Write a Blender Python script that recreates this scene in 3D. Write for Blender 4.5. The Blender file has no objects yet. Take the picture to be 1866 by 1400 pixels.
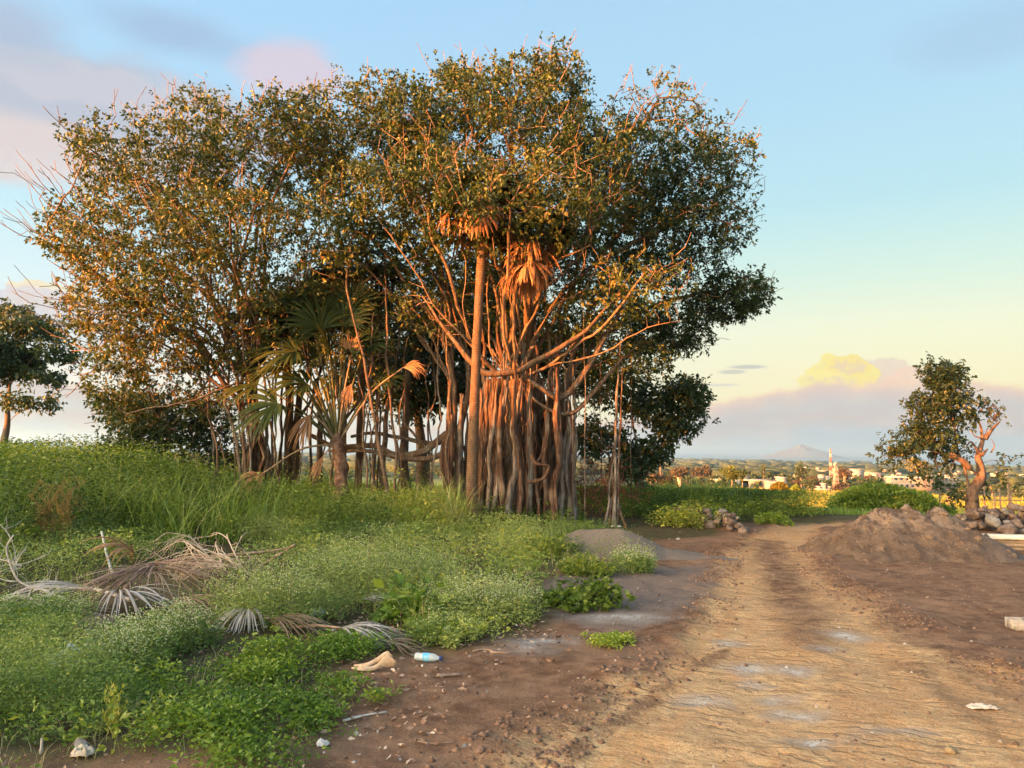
import bpy, math, random
import numpy as np
from mathutils import Vector, Matrix
rng = np.random.default_rng(7)
random.seed(7)
R = math.radians
scene = bpy.context.scene
COL = scene.collection
EXPO = 2.6
SUN_AZ, SUN_EL = R(31), R(6.0)      # light travels towards (cos az, sin az)
SX, SY = math.cos(SUN_AZ), math.sin(SUN_AZ)
CAMZ = 1.6
F = 1400.0
# ------------------------------------------------------------------ camera
cam_rot = Matrix.Rotation(R(90 + 4.8), 3, 'X') @ Matrix.Rotation(R(0.85), 3, 'Z')
CR = np.array(cam_rot)
cd = bpy.data.cameras.new('camera'); cam = bpy.data.objects.new('camera', cd); COL.objects.link(cam)
cam.location = (0, 0, CAMZ); cam.rotation_euler = cam_rot.to_euler()
cd.sensor_width = 36; cd.lens = 36 * F / 1866; cd.clip_start = 0.05; cd.clip_end = 60000
scene.camera = cam
def ray(px, py):
    return CR @ np.array([(px - 933) / F, -(py - 700) / F, -1.0])
def P(px, py, Y):
    d = ray(px, py); return np.array([0, 0, CAMZ]) + d * (Y / d[1])
def G(px, py, z=0.0):
    d = ray(px, py); return np.array([0, 0, CAMZ]) + d * ((z - CAMZ) / d[2])
def G2(pts, z=0.0):
    return np.array([G(a, b, z)[:2] for a, b in pts])
# ------------------------------------------------------------------ noise
def _h(ix, iy, iz, s):
    n = (ix * 374761393 + iy * 668265263 + iz * 2147483647 + s * 1274126177) & 0xFFFFFFFF
    n = ((n ^ (n >> 13)) * 1274126177) & 0xFFFFFFFF
    n = (n ^ (n >> 16)) & 0xFFFFFFFF
    return n / 4294967295.0
def vnoise(x, y, s=0):
    x = np.asarray(x, float); y = np.asarray(y, float)
    xi = np.floor(x).astype(np.int64); yi = np.floor(y).astype(np.int64)
    fx = x - xi; fy = y - yi
    fx = fx * fx * (3 - 2 * fx); fy = fy * fy * (3 - 2 * fy)
    a = _h(xi, yi, 0, s); b = _h(xi + 1, yi, 0, s); c = _h(xi, yi + 1, 0, s); d = _h(xi + 1, yi + 1, 0, s)
    return (a * (1 - fx) + b * fx) * (1 - fy) + (c * (1 - fx) + d * fx) * fy
def fbm(x, y, f=1.0, o=4, s=0):
    t = 0; a = 0.5; n = 0
    for k in range(o):
        t = t + a * vnoise(np.asarray(x) * f + 17.3 * k, np.asarray(y) * f - 9.1 * k, s + k); n += a; a *= 0.5; f *= 2.03
    return t / n
def sstep(a, b, x):
    t = np.clip((np.asarray(x, float) - a) / (b - a), 0, 1); return t * t * (3 - 2 * t)
def inpoly(x, y, poly):
    x = np.asarray(x); y = np.asarray(y); r = np.zeros(x.shape, bool); n = len(poly)
    for i in range(n):
        x1, y1 = poly[i]; x2, y2 = poly[(i + 1) % n]
        if y1 == y2: continue
        c = ((y1 > y) != (y2 > y)) & (x < (x2 - x1) * (y - y1) / (y2 - y1) + x1)
        r ^= c
    return r
def dline(x, y, pts):
    """distance to a polyline, arc length and signed side"""
    best = np.full(np.shape(x), 1e9); arc = np.zeros(np.shape(x)); sd = np.zeros(np.shape(x)); L = 0
    for i in range(len(pts) - 1):
        ax, ay = pts[i][:2]; bx, by = pts[i + 1][:2]; dx, dy = bx - ax, by - ay; l2 = dx * dx + dy * dy; l = math.sqrt(l2)
        t = np.clip(((x - ax) * dx + (y - ay) * dy) / l2, 0, 1)
        qx = x - ax - t * dx; qy = y - ay - t * dy; d = np.hypot(qx, qy); m = d < best
        best = np.where(m, d, best); arc = np.where(m, L + t * l, arc)
        sd = np.where(m, np.sign(dx * qy - dy * qx) * d, sd); L += l
    return best, arc, sd
def dpoly(x, y, poly):
    d, _, _ = dline(x, y, list(poly) + [poly[0]])
    return np.where(inpoly(x, y, poly), -d, d)
# ------------------------------------------------------------------ objects
def thing(name, label, cat, loc=(0, 0, 0), group=None):
    o = bpy.data.objects.new(name, None); COL.objects.link(o); o.location = tuple(float(v) for v in loc)
    o.empty_display_size = 0.2
    o['label'] = label; o['category'] = cat
    if group: o['group'] = group
    return o
def tag(o, label=None, cat=None, group=None, kind=None):
    if label: o['label'] = label
    if cat: o['category'] = cat
    if group: o['group'] = group
    if kind: o['kind'] = kind
    return o
def wloc(p):
    l = Vector((0, 0, 0))
    while p is not None: l += p.location; p = p.parent
    return np.array(l)
def mesh(name, V, Fs, mat, parent=None, attrs=None, smooth=False, origin=None):
    """V world (n,3); Fs list of (m,k) index arrays"""
    V = np.asarray(V, np.float64)
    Fs = [f for f in ([Fs] if isinstance(Fs, np.ndarray) else Fs) if len(f)]
    if parent is not None: org = wloc(parent)
    elif origin is not None: org = np.array(origin, float)
    else:
        org = V.mean(0); org[2] = V[:, 2].min()
    loc = (V - org).astype(np.float32)
    me = bpy.data.meshes.new(name)
    me.vertices.add(len(loc)); me.vertices.foreach_set('co', loc.ravel())
    idx = np.concatenate([np.asarray(f).ravel() for f in Fs]).astype(np.int32)
    tot = np.concatenate([np.full(len(f), np.asarray(f).shape[1]) for f in Fs])
    st = np.concatenate([[0], np.cumsum(tot)[:-1]]).astype(np.int32)
    me.loops.add(len(idx)); me.loops.foreach_set('vertex_index', idx)
    me.polygons.add(len(st)); me.polygons.foreach_set('loop_start', st)
    me.update(calc_edges=True)
    if smooth: me.polygons.foreach_set('use_smooth', np.ones(len(st), bool))
    for k, a in (attrs or {}).items():
        at = me.attributes.new(k, 'FLOAT', 'POINT'); at.data.foreach_set('value', np.asarray(a, np.float32))
    if mat is not None: me.materials.append(mat)
    o = bpy.data.objects.new(name, me); COL.objects.link(o)
    if parent is not None: o.parent = parent
    else: o.location = tuple(org)
    return o
class MB:
    def __init__(s): s.V = []; s.F = {3: [], 4: []}; s.n = 0; s.A = {}
    def add(s, V, Fs, **at):
        V = np.asarray(V, float)
        for f in ([Fs] if isinstance(Fs, np.ndarray) else Fs):
            f = np.asarray(f)
            if len(f): s.F[f.shape[1]].append(f + s.n)
        s.V.append(V); s.n += len(V)
        for k, v in at.items():
            s.A.setdefault(k, []).append(np.broadcast_to(np.asarray(v, float), (len(V),)))
        return s
    def build(s, name, mat, parent=None, smooth=False, origin=None):
        Fs = [np.concatenate(f) for f in s.F.values() if f]
        return mesh(name, np.concatenate(s.V), Fs, mat, parent, {k: np.concatenate(v) for k, v in s.A.items()}, smooth, origin)
def tube(P_, r, n=6, cap=True, lump=0.0, tw=0.0):
    P_ = np.asarray(P_, float); m = len(P_); r = np.broadcast_to(np.asarray(r, float), (m,))
    T = np.gradient(P_, axis=0); T /= np.linalg.norm(T, axis=1)[:, None] + 1e-9
    mt = T.mean(0); ref = np.array([0, 1.0, 0]) if abs(mt[1]) < 0.75 else np.array([1.0, 0, 0])
    if abs(mt[2]) < 0.3: ref = np.array([0, 0, 1.0])
    U = np.cross(T, ref); U /= np.linalg.norm(U, axis=1)[:, None] + 1e-9; W = np.cross(T, U)
    a = np.arange(n) * 2 * math.pi / n
    rr = np.repeat(r[:, None], n, 1)
    if lump:
        ph = random.random() * 9
        rr = rr * (1 + lump * np.sin(a[None] * 3 + ph + tw * np.arange(m)[:, None]) + lump * 0.7 * np.sin(a[None] * 5 - 1.7 * ph + tw * 0.6 * np.arange(m)[:, None]) + lump * 0.5 * (rng.random((m, n)) - .5))
    V = P_[:, None] + rr[..., None] * (np.cos(a)[None, :, None] * U[:, None] + np.sin(a)[None, :, None] * W[:, None])
    V = V.reshape(-1, 3); i = np.arange(m - 1)[:, None] * n; j = np.arange(n)[None]; k = (j + 1) % n
    Q = np.stack([i + j, i + k, i + n + k, i + n + j], -1).reshape(-1, 4)
    Fs = [Q]
    if cap:
        V = np.vstack([V, P_[0:1], P_[-1:]]); c0 = m * n
        Fs.append(np.vstack([np.stack([np.full(n, c0), k[0], j[0]], -1), np.stack([np.full(n, c0 + 1), (m - 1) * n + j[0], (m - 1) * n + k[0]], -1)]))
    return V, Fs
def smooth_line(pts, n):
    pts = np.asarray(pts, float)
    if len(pts) < 3:
        t = np.linspace(0, 1, n)[:, None]; return pts[0] * (1 - t) + pts[-1] * t
    q = np.vstack([2 * pts[0] - pts[1], pts, 2 * pts[-1] - pts[-2]]); m = len(pts) - 1
    t = np.linspace(0, m - 1e-6, n); i = t.astype(int); f = (t - i)[:, None]
    a, b, c, d = q[i], q[i + 1], q[i + 2], q[i + 3]
    return 0.5 * (2 * b + (c - a) * f + (2 * a - 5 * b + 4 * c - d) * f ** 2 + (3 * b - a - 3 * c + d) * f ** 3)
def nrm(v): return v / (np.linalg.norm(v, axis=-1, keepdims=True) + 1e-9)
def leaves(pos, d, L, W, fold=0.25, droop=0.0):
    """diamond leaves, returns V, tris and index of leaf per vertex"""
    n = len(pos); d = nrm(d); L = np.broadcast_to(L, (n,))[:, None]; W = np.broadcast_to(W, (n,))[:, None]
    s = nrm(np.cross(d, rng.normal(size=(n, 3)))); u = np.cross(s, d)
    mid = pos + d * L * 0.45 + u * L * 0.0
    tip = pos + d * L; tip[:, 2] -= (L[:, 0] * droop)
    V = np.stack([pos, mid + s * W * 0.5 + u * W * fold, tip, mid - s * W * 0.5 + u * W * fold], 1).reshape(-1, 3)
    b = np.arange(n)[:, None] * 4
    Fs = np.concatenate([b + np.array([[0, 1, 2]]), b + np.array([[0, 2, 3]])])
    return V, Fs
def blades(pos, h, w, lean, az=None, seg=4, curl=1.0):
    """grass blades: curved tapering strips"""
    n = len(pos); h = np.broadcast_to(h, (n,)); w = np.broadcast_to(w, (n,)); lean = np.broadcast_to(lean, (n,))
    if az is None: az = rng.random(n) * 2 * math.pi
    D = np.stack([np.cos(az), np.sin(az), 0 * az], 1); az2 = az + math.pi / 2 + rng.normal(size=n) * .5
    S = np.stack([np.cos(az2), np.sin(az2), 0 * az], 1)
    rows = []
    for k in range(seg + 1):
        t = k / seg
        c = pos + D * (lean * h * t ** 1.8)[:, None]; c = c + np.array([0, 0, 1.0]) * (h * (t - 0.42 * np.minimum(lean, 1.3) * curl * t ** 2.4))[:, None]
        ww = w * (1 - t ** 1.6) * 0.5
        if k < seg: rows += [c - S * ww[:, None], c + S * ww[:, None]]
        else: rows += [c]
    V = np.stack(rows, 1).reshape(-1, 3); m = 2 * seg + 1; b = np.arange(n)[:, None] * m; T = []
    for k in range(seg - 1): T += [b + np.array([[2 * k, 2 * k + 1, 2 * k + 3]]), b + np.array([[2 * k, 2 * k + 3, 2 * k + 2]])]
    k = seg - 1; T += [b + np.array([[2 * k, 2 * k + 1, 2 * k + 2]])]
    return V, np.concatenate(T), m
# ------------------------------------------------------------------ node helper
class NT:
    def __init__(s, nt): s.t = nt
    def n(s, typ, **kw):
        x = s.t.nodes.new(typ)
        for k, v in kw.items(): setattr(x, k, v)
        return x
    def put(s, v, sock):
        if isinstance(v, bpy.types.NodeSocket): s.t.links.new(v, sock)
        elif isinstance(v, (int, float)):
            sock.default_value = v if sock.type in ('VALUE', 'INT') else ((v, v, v, 1) if sock.type == 'RGBA' else (v, v, v))
        else: sock.default_value = (tuple(v) + (1,))[:4] if sock.type == 'RGBA' else tuple(v)
    def m(s, op, a, b=0.0, c=0.0, clamp=False):
        x = s.n('ShaderNodeMath', operation=op); x.use_clamp = clamp
        s.put(a, x.inputs[0]); s.put(b, x.inputs[1])
        if op in ('MULTIPLY_ADD', 'SMOOTH_MIN', 'COMPARE'): s.put(c, x.inputs[2])
        return x.outputs[0]
    def mul(s, a, b): return s.m('MULTIPLY', a, b)
    def add(s, a, b): return s.m('ADD', a, b)
    def sub(s, a, b): return s.m('SUBTRACT', a, b)
    def ss(s, lo, hi, v, a=0.0, b=1.0):
        x = s.n('ShaderNodeMapRange', interpolation_type='SMOOTHSTEP')
        for k, q in zip(range(5), (v, lo, hi, a, b)): s.put(q, x.inputs[k])
        return x.outputs[0]
    def mix(s, f, a, b, mode='MIX'):
        x = s.n('ShaderNodeMix', data_type='RGBA', blend_type=mode)
        s.put(f, x.inputs[0]); s.put(a, x.inputs[6]); s.put(b, x.inputs[7]); return x.outputs[2]
    def noise(s, vec, scale, detail=4, rough=.55, dist=0.0):
        x = s.n('ShaderNodeTexNoise'); s.put(vec, x.inputs['Vector']); x.inputs['Scale'].default_value = scale
        x.inputs['Detail'].default_value = detail; x.inputs['Roughness'].default_value = rough; x.inputs['Distortion'].default_value = dist
        return x.outputs[0]
    def map(s, vec, scale=(1, 1, 1), loc=(0, 0, 0)):
        x = s.n('ShaderNodeMapping'); s.put(vec, x.inputs[0]); x.inputs['Scale'].default_value = scale; x.inputs['Location'].default_value = loc
        return x.outputs[0]
    def attr(s, name): return s.n('ShaderNodeAttribute', attribute_name=name).outputs['Fac']
    def pos(s): return s.n('ShaderNodeNewGeometry').outputs['Position']
    def obj(s): return s.n('ShaderNodeTexCoord').outputs['Object']
    def vec(s, a, b, c=0.0):
        x = s.n('ShaderNodeCombineXYZ'); s.put(a, x.inputs[0]); s.put(b, x.inputs[1]); s.put(c, x.inputs[2]); return x.outputs[0]
    def ramp(s, f, stops):
        x = s.n('ShaderNodeValToRGB'); s.put(f, x.inputs[0]); e = x.color_ramp.elements
        while len(e) < len(stops): e.new(0.5)
        for q, (p, c) in zip(e, stops): q.position = p; q.color = tuple(c) + (1,)
        return x.outputs[0]
    def bump(s, h, st=0.5, dist=0.02):
        x = s.n('ShaderNodeBump'); s.put(h, x.inputs['Height']); x.inputs['Strength'].default_value = st; x.inputs['Distance'].default_value = dist
        return x.outputs[0]
def newmat(name):
    m = bpy.data.materials.new(name); m.use_nodes = True; nt = m.node_tree
    return m, NT(nt), nt.nodes['Principled BSDF'], nt.nodes['Material Output']
def leafmat(name, cols, trans=0.3, rough=0.5, tcol=1.3, spec=0.35):
    """cols: ramp over per-leaf attribute v; translucency"""
    m, N, b, out = newmat(name)
    c = N.ramp(N.attr('v'), cols)
    N.put(c, b.inputs['Base Color']); b.inputs['Roughness'].default_value = rough; b.inputs['Specular IOR Level'].default_value = spec
    t = N.n('ShaderNodeBsdfTranslucent'); tc = N.mix(1.0, c, (tcol, tcol * 1.05, tcol * .5), 'MULTIPLY'); N.put(tc, t.inputs[0])
    mx = N.n('ShaderNodeMixShader'); mx.inputs[0].default_value = trans
    m.node_tree.links.new(b.outputs[0], mx.inputs[1]); m.node_tree.links.new(t.outputs[0], mx.inputs[2]); m.node_tree.links.new(mx.outputs[0], out.inputs[0])
    return m
def barkmat(name, c1, c2, c3=None, sc=(9, 9, 1.6), bump=0.6, rings=0, spots=0.0):
    m, N, b, out = newmat(name)
    p = N.pos(); q = N.map(p, sc)
    n1 = N.noise(q, 1.6, 6, .65); n2 = N.noise(p, 2.3, 3)
    c = N.mix(N.ss(.35, .65, n1), c1, c2)
    if c3: c = N.mix(N.ss(.5, .72, n2), c, c3)
    h = n1
    if rings:
        z = N.n('ShaderNodeSeparateXYZ'); N.put(p, z.inputs[0])
        w = N.m('SINE', N.mul(N.add(z.outputs[2], N.mul(n2, .05)), rings)); rr = N.ss(.55, .95, w)
        c = N.mix(N.mul(rr, .4), c, tuple(v * .45 for v in c1)); h = N.sub(n1, N.mul(rr, .5))
    if spots:
        c = N.mix(N.mul(N.ss(.6, .66, N.noise(p, 9, 3)), spots), c, (.33, .34, .27))
    N.put(c, b.inputs['Base Color']); b.inputs['Roughness'].default_value = .9; b.inputs['Specular IOR Level'].default_value = .2
    N.put(N.bump(h, bump, .03), b.inputs['Normal'])
    return m
def simplemat(name, c, c2=None, scale=20, rough=.8, bump=.2, spec=.3, metal=0):
    m, N, b, out = newmat(name)
    n = N.noise(N.pos(), scale, 5, .6); col = N.mix(N.ss(.35, .65, n), c, c2 or tuple(v * .75 for v in c))
    N.put(col, b.inputs['Base Color']); b.inputs['Roughness'].default_value = rough; b.inputs['Specular IOR Level'].default_value = spec
    b.inputs['Metallic'].default_value = metal
    if bump: N.put(N.bump(n, bump, .01), b.inputs['Normal'])
    return m
# ------------------------------------------------------------------ world: Nishita sky + procedural dusk clouds, in sky directions
def azel(px, py):
    d = ray(px, py); d = d / np.linalg.norm(d); return math.atan2(d[0], d[1]), math.asin(d[2])
w = bpy.data.worlds.new('World'); scene.world = w; w.use_nodes = True
N = NT(w.node_tree); bg = w.node_tree.nodes['Background']
WST = 0.1; K = 1.0 / (WST * 2 ** EXPO)
def lin(r, g, b, k=1.0):
    f = lambda v: (v / 255 / 12.92 if v / 255 < .04045 else ((v / 255 + .055) / 1.055) ** 2.4) * K * k
    return (f(r), f(g), f(b))
tc = N.n('ShaderNodeTexCoord').outputs['Generated']
sp = N.n('ShaderNodeSeparateXYZ'); N.put(tc, sp.inputs[0]); X, Y, Z = sp.outputs
el = N.m('ARCSINE', Z); az = N.m('ARCTAN2', X, Y)
sky = N.n('ShaderNodeTexSky', sky_type='NISHITA'); sky.sun_disc = False
sky.sun_elevation = SUN_EL; sky.sun_rotation = math.atan2(-SX, -SY); sky.dust_density = 1.5
def escale(rows):
    return [((e + 0.05) / 0.8, c) for e, c in rows]
f = N.m('DIVIDE', N.add(el, 0.05), 0.8, clamp=True)
rt = N.ramp(f, escale([(0.0, lin(225, 205, 190)), (.05, lin(253, 244, 190)), (.085, lin(253, 243, 196)), (.15, lin(246, 248, 214)), (.22, lin(216, 242, 228)), (.30, lin(190, 231, 240)), (.42, lin(180, 222, 245)), (.72, lin(168, 210, 245)), (1, lin(130, 178, 226))]))
lf = N.ramp(f, escale([(0.0, lin(212, 216, 228)), (.05, lin(250, 240, 222)), (.10, lin(240, 243, 236)), (.16, lin(228, 246, 248)), (.25, lin(204, 240, 250)), (.36, lin(184, 224, 250)), (.5, lin(174, 217, 250)), (.75, lin(162, 206, 246))]))
base = N.mix(N.ss(-.45, .5, az), lf, rt)
# clouds
v1 = N.vec(N.mul(az, 1.0), N.mul(el, 2.2), 0.0)
v2 = N.vec(N.mul(az, 1.0), N.mul(el, 1.25), 3.0)
nA = N.noise(v1, 4.5, 6, .55, .2); nB = N.noise(v2, 22, 6, .55); nC = N.noise(N.vec(N.mul(az, .6), N.mul(el, 2.5), 7.0), 9, 5, .5)
def blob(px, py, rx, ry):
    a0, e0 = azel(px, py); da = N.m('DIVIDE', N.sub(az, a0), rx / F); de = N.m('DIVIDE', N.sub(el, e0), ry / F)
    return N.sub(1.0, N.m('SQRT', N.add(N.mul(da, da), N.mul(de, de))))
# high soft veils, upper left
def veil(c, px, py, rx, ry, col, op, lo=-.15, hi=.75, amp=1.6, nn=None):
    b = N.add(blob(px, py, rx, ry), N.mul(N.sub(nn if nn is not None else nA, .5), amp))
    return N.mix(N.mul(N.ss(lo, hi, b), op), c, col)
c = base
c = veil(c, 60, 190, 400, 105, lin(192, 198, 213), 1.0, -.1, .38, 1.9)
c = veil(c, 160, 150, 260, 40, lin(214, 212, 220), .5, .0, .4, 2.2, nB)
c = veil(c, 10, 265, 260, 60, lin(232, 216, 212), .8, -.1, .4)
c = veil(c, 20, 50, 110, 60, lin(178, 192, 214), .8)
c = veil(c, 330, 62, 180, 40, lin(165, 190, 222), .7)
c = veil(c, 535, 130, 120, 60, lin(222, 208, 222), .9, -.1, .4)
c = veil(c, 1800, 70, 160, 60, lin(172, 200, 228), .5)
# horizon cloud bank (right) and low clouds (left)
e_of = lambda px, py: azel(px, py)[1]
prof = N.n('ShaderNodeFloatCurve'); cv = prof.mapping.curves[0]; prof.mapping.use_clip = False
def nx(px): return (azel(px, 800)[0] + 0.7) / 1.4
pts = [(0, .02), (nx(0), e_of(0, 680)), (nx(140), e_of(150, 700)), (nx(300), e_of(300, 760)), (nx(1000), e_of(1000, 770)), (nx(1290), e_of(1290, 735)), (nx(1380), e_of(1380, 716)), (nx(1500), e_of(1500, 698)), (nx(1650), e_of(1650, 694)), (nx(1760), e_of(1760, 694)), (nx(1866), e_of(1866, 704)), (1, .05)]
while len(cv.points) < len(pts): cv.points.new(.5, .5)
for q, (a, b) in zip(cv.points, pts): q.location = (a, b * 4); q.handle_type = 'AUTO'
prof.mapping.update()
N.put(N.m('DIVIDE', N.add(az, .7), 1.4, clamp=True), prof.inputs['Value'])
top = N.m('DIVIDE', prof.outputs[0], 4.0)
edge = N.sub(N.add(top, N.add(N.mul(N.sub(nB, .5), .03), N.mul(N.sub(nA, .5), .012))), el)     # >0 inside bank
depth = N.m('DIVIDE', edge, .085, clamp=True)
bankc = N.ramp(depth, [(0, lin(252, 212, 182)), (.12, lin(222, 198, 192)), (.28, lin(202, 195, 198)), (.5, lin(205, 190, 191)), (.72, lin(188, 202, 212)), (1, lin(172, 196, 214))])
puff = N.ss(.47, .66, N.noise(N.vec(N.mul(az, 1.0), N.mul(el, 2.0), 11.0), 17, 6, .6))
bankc = N.mix(N.mul(puff, .8), bankc, N.ramp(depth, [(0, lin(255, 214, 180)), (.30, lin(196, 213, 214)), (.6, lin(228, 206, 198)), (1, lin(190, 206, 216))]))
streak = N.ss(.5, .75, nC)
bankc = N.mix(N.mul(streak, .35), bankc, lin(180, 188, 198))
# towering cumulus
n3 = N.add(N.mul(N.sub(N.noise(v2, 42, 5, .55), .5), 1.5), N.mul(N.sub(N.noise(v2, 110, 4, .6), .5), .5))
for (px, py, rx, ry, col) in ((1590, 688, 62, 34, lin(236, 214, 196)), (1532, 682, 58, 32, lin(255, 236, 128)), (1545, 668, 36, 20, lin(255, 230, 135)), (1500, 694, 45, 18, lin(255, 238, 150)), (1660, 700, 42, 28, lin(250, 212, 190)), (80, 540, 60, 26, lin(252, 232, 190)), (60, 562, 120, 34, lin(224, 216, 222))):
    b = N.add(blob(px, py, rx, ry), N.mul(n3, .8)); k = N.ss(.0, .12, b)
    shade = N.mix(N.mul(N.ss(.43, .56, N.noise(v2, 55, 5, .6)), .7), col, lin(232, 206, 190)); shade = N.mix(N.ss(.12, .5, b), col, shade)
    c = N.mix(N.mul(k, .85), c, shade)
c = N.mix(N.mul(N.ss(-.003, .007, edge), .96), c, bankc)
c = veil(c, 1360, 669, 42, 5, lin(200, 198, 190), .9, .0, .5, 1.0, nC); c = veil(c, 1335, 678, 34, 6, lin(200, 198, 190), .8, .0, .5, 1.0, nC)
c = veil(c, 1315, 702, 50, 4, lin(205, 200, 205), .6, .0, .5, 1.2, nC)
c = veil(c, 60, 590, 200, 50, lin(214, 218, 230), .5)
# only the half of the sky away from the sun is drawn with clouds; the sunset side is the Nishita sky, brightened and warmed for fill light
dot = N.add(N.mul(X, -SX), N.mul(Y, -SY))
fac = N.ss(.10, .6, dot)
back = N.mix(1.0, sky.outputs[0], (3.1, 2.65, 2.15), 'MULTIPLY')
c = N.mix(.03, c, sky.outputs[0])
c = N.mix(fac, c, back)
N.put(c, bg.inputs[0]); bg.inputs[1].default_value = WST
sd_ = bpy.data.lights.new('sun', 'SUN'); so = bpy.data.objects.new('sun', sd_); COL.objects.link(so)
Ld = Vector((SX * math.cos(SUN_EL), SY * math.cos(SUN_EL), -math.sin(SUN_EL)))
so.rotation_euler = Ld.to_track_quat('-Z', 'Y').to_euler(); so.location = (-30, -20, 40)
sd_.energy = 4.4; sd_.angle = R(0.5); sd_.color = (1.0, .29, .05)
scene.view_settings.view_transform = 'Standard'; scene.view_settings.look = 'None'
scene.view_settings.exposure = EXPO; scene.view_settings.gamma = 1.0
# ------------------------------------------------------------------ terrain
_rr = np.array([0, 22, 28, 34, 42, 60, 110, 140, 250, 500, 1000, 2000, 5000, 5200, 5600, 40000.])
_zz = np.array([0, 0, -.35, -.7, -1.0, -1.65, -3.3, -5.5, -12.3, -15.5, -21.5, -34, -58.5, -60.4, -64, -64.])
road_c = G2([(1500, 955), (1460, 958), (1430, 975), (1408, 1000), (1395, 1050), (1405, 1120), (1415, 1200), (1410, 1300), (1400, 1400), (1390, 1700)])
road_c = np.vstack([[road_c[0] + np.array([9, 3.0])], road_c, [[1.3, -1.0], [1.2, -12]]])
road_poly = np.vstack([G2([(1530, 952), (1440, 952), (1400, 965), (1350, 985), (1318, 1010), (1303, 1060), (1298, 1100), (1283, 1130), (1255, 1160), (1180, 1220), (1100, 1270), (1000, 1330), (900, 1400), (600, 1650)]), [[-.6, .5], [-.6, -10], [4, -10]], G2([(2500, 1650), (1990, 1300), (1866, 1235), (1700, 1158), (1620, 1120), (1560, 1085), (1500, 1050), (1480, 1020), (1475, 990), (1492, 962), (1560, 958)])])
dark_lines = [(G2([(1405, 985), (1400, 1000), (1422, 1040), (1440, 1080), (1468, 1130), (1480, 1180)]), .26), (G2([(1650, 1140), (1720, 1190), (1800, 1240), (1900, 1310), (2000, 1380)]), .26), (G2([(1660, 1210), (1740, 1270), (1830, 1350)]), .12), (G2([(1330, 1180), (1240, 1230), (1150, 1290), (1040, 1380)]), 0.03)]
ash_blobs = [(1330, 1170, 45, 9), (1362, 1215, 55, 14), (1440, 1220, 60, 12), (1280, 1272, 60, 13), (1455, 1298, 75, 16), (1540, 1158, 52, 12), (1415, 1268, 60, 12), (960, 1178, 75, 24), (1000, 1165, 60, 14), (1130, 1125, 120, 12), (1480, 1345, 80, 12), (1640, 1330, 70, 10), (1380, 1245, 40, 10), (1500, 1180, 40, 8)]
grey_poly = G2([(980, 1080), (1040, 1045), (1100, 1040), (1300, 1020), (1290, 1060), (1270, 1100), (1200, 1140), (1100, 1150), (1000, 1110)])
def H0(x, y):
    x = np.asarray(x, float); y = np.asarray(y, float)
    r = np.hypot(x, np.maximum(y, 0) * 1.0); r = np.where(y < 0, np.abs(x) * .3, r)
    z = np.interp(r, _rr, _zz)
    far = sstep(60, 400, r); z = z + far * (fbm(x, y, 1 / 400., 3, 5) - .5) * np.clip(r / 260, 0, 12)* sstep(5600, 4200, r)
    s = x * SX + y * SY; t = -x * SY + y * SX
    crest = 6.3 + (fbm(t, t * 0, 1 / 9., 3, 9) - .5) * 1.7  # unseen ridge towards the sun, added to shade the low ground
    z = z + crest * np.exp(-((s + 31) / np.where(s > -31, 9.0, 14.0)) ** 2) * sstep(150, 90, np.abs(t))
    z = z + (fbm(x, y, .35, 3, 2) - .5) * .22 * sstep(2, 7, np.abs(x - 2.5)) * sstep(80, 20, r)
    z = z + .45 * sstep(-3.5, -9, x) * sstep(7, 13, y) * sstep(60, 25, r)      # rise under the weeds on the left
    return z
def ground_masks(x, y):
    near = (np.hypot(x, y) < 34)
    M = {k: np.zeros(x.shape) for k in ('tan', 'ash', 'grey', 'along', 'across')}
    xs, ys = x[near], y[near]
    d = dpoly(xs, ys, road_poly) + (fbm(xs, ys, 2.2, 4, 3) - .5) * .5
    tan = sstep(.4, -.4, d)
    dk = np.zeros(xs.shape)
    for l, wd in dark_lines:
        q, _, _ = dline(xs, ys, l); dk = np.maximum(dk, sstep(wd * 2.8, -wd * .6, q + (fbm(xs, ys, 3, 3, 8) - .5) * .3))
    # three tyre lanes, worn lighter
    _, al, ac = dline(xs, ys, road_c)
    tan = tan * (1 - .8 * dk * (.6 + .4 * sstep(5, 9, ys)))
    ash = np.zeros(xs.shape)
    for (px, py, rx, ry) in ash_blobs:
        c = G(px, py); sc = np.hypot(*c[:2]) / F; dy = abs(G(px, py - ry)[1] - G(px, py + ry)[1]) / 2
        q = np.hypot((xs - c[0]) / (rx * sc), (ys - c[1]) / dy); ash = np.maximum(ash, sstep(1.5, -.2, q + (fbm(xs, ys, 7, 3, 4) - .5) * 1.1))
    g = sstep(.25, -.3, dpoly(xs, ys, grey_poly) + (fbm(xs, ys, 1.6, 3, 6) - .5) * .8)
    M['tan'][near] = tan; M['ash'][near] = ash; M['grey'][near] = g; M['along'][near] = al; M['across'][near] = ac
    return M
def Hn(x, y, M=None):
    """full ground height with the near relief"""
    z = H0(x, y)
    if M is None: M = ground_masks(np.atleast_1d(x), np.atleast_1d(y))
    near = sstep(30, 18, np.hypot(x, y))
    z = z + near * (fbm(x, y, 1.3, 4, 21) - .5) * .09 * (1 - .6 * M['tan'])
    z = z + near * (fbm(x, y, 7, 3, 22) - .5) * .022
    rip = fbm(M['along'] * 7 + (fbm(x, y, 2.5, 2, 12)) * 2.2, M['across'] * 1.8, 1.0, 3, 23) - .5
    z = z + near * M['tan'] * rip * .028
    z = z - near * M['tan'] * .02
    dd = dpoly(x, y, road_poly) if np.size(x) < 3e6 else 0
    z = z + near * np.exp(-((dd - .1) / .22) ** 2) * (fbm(x, y, 5, 4, 25) - .3) * .10
    return z
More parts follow.
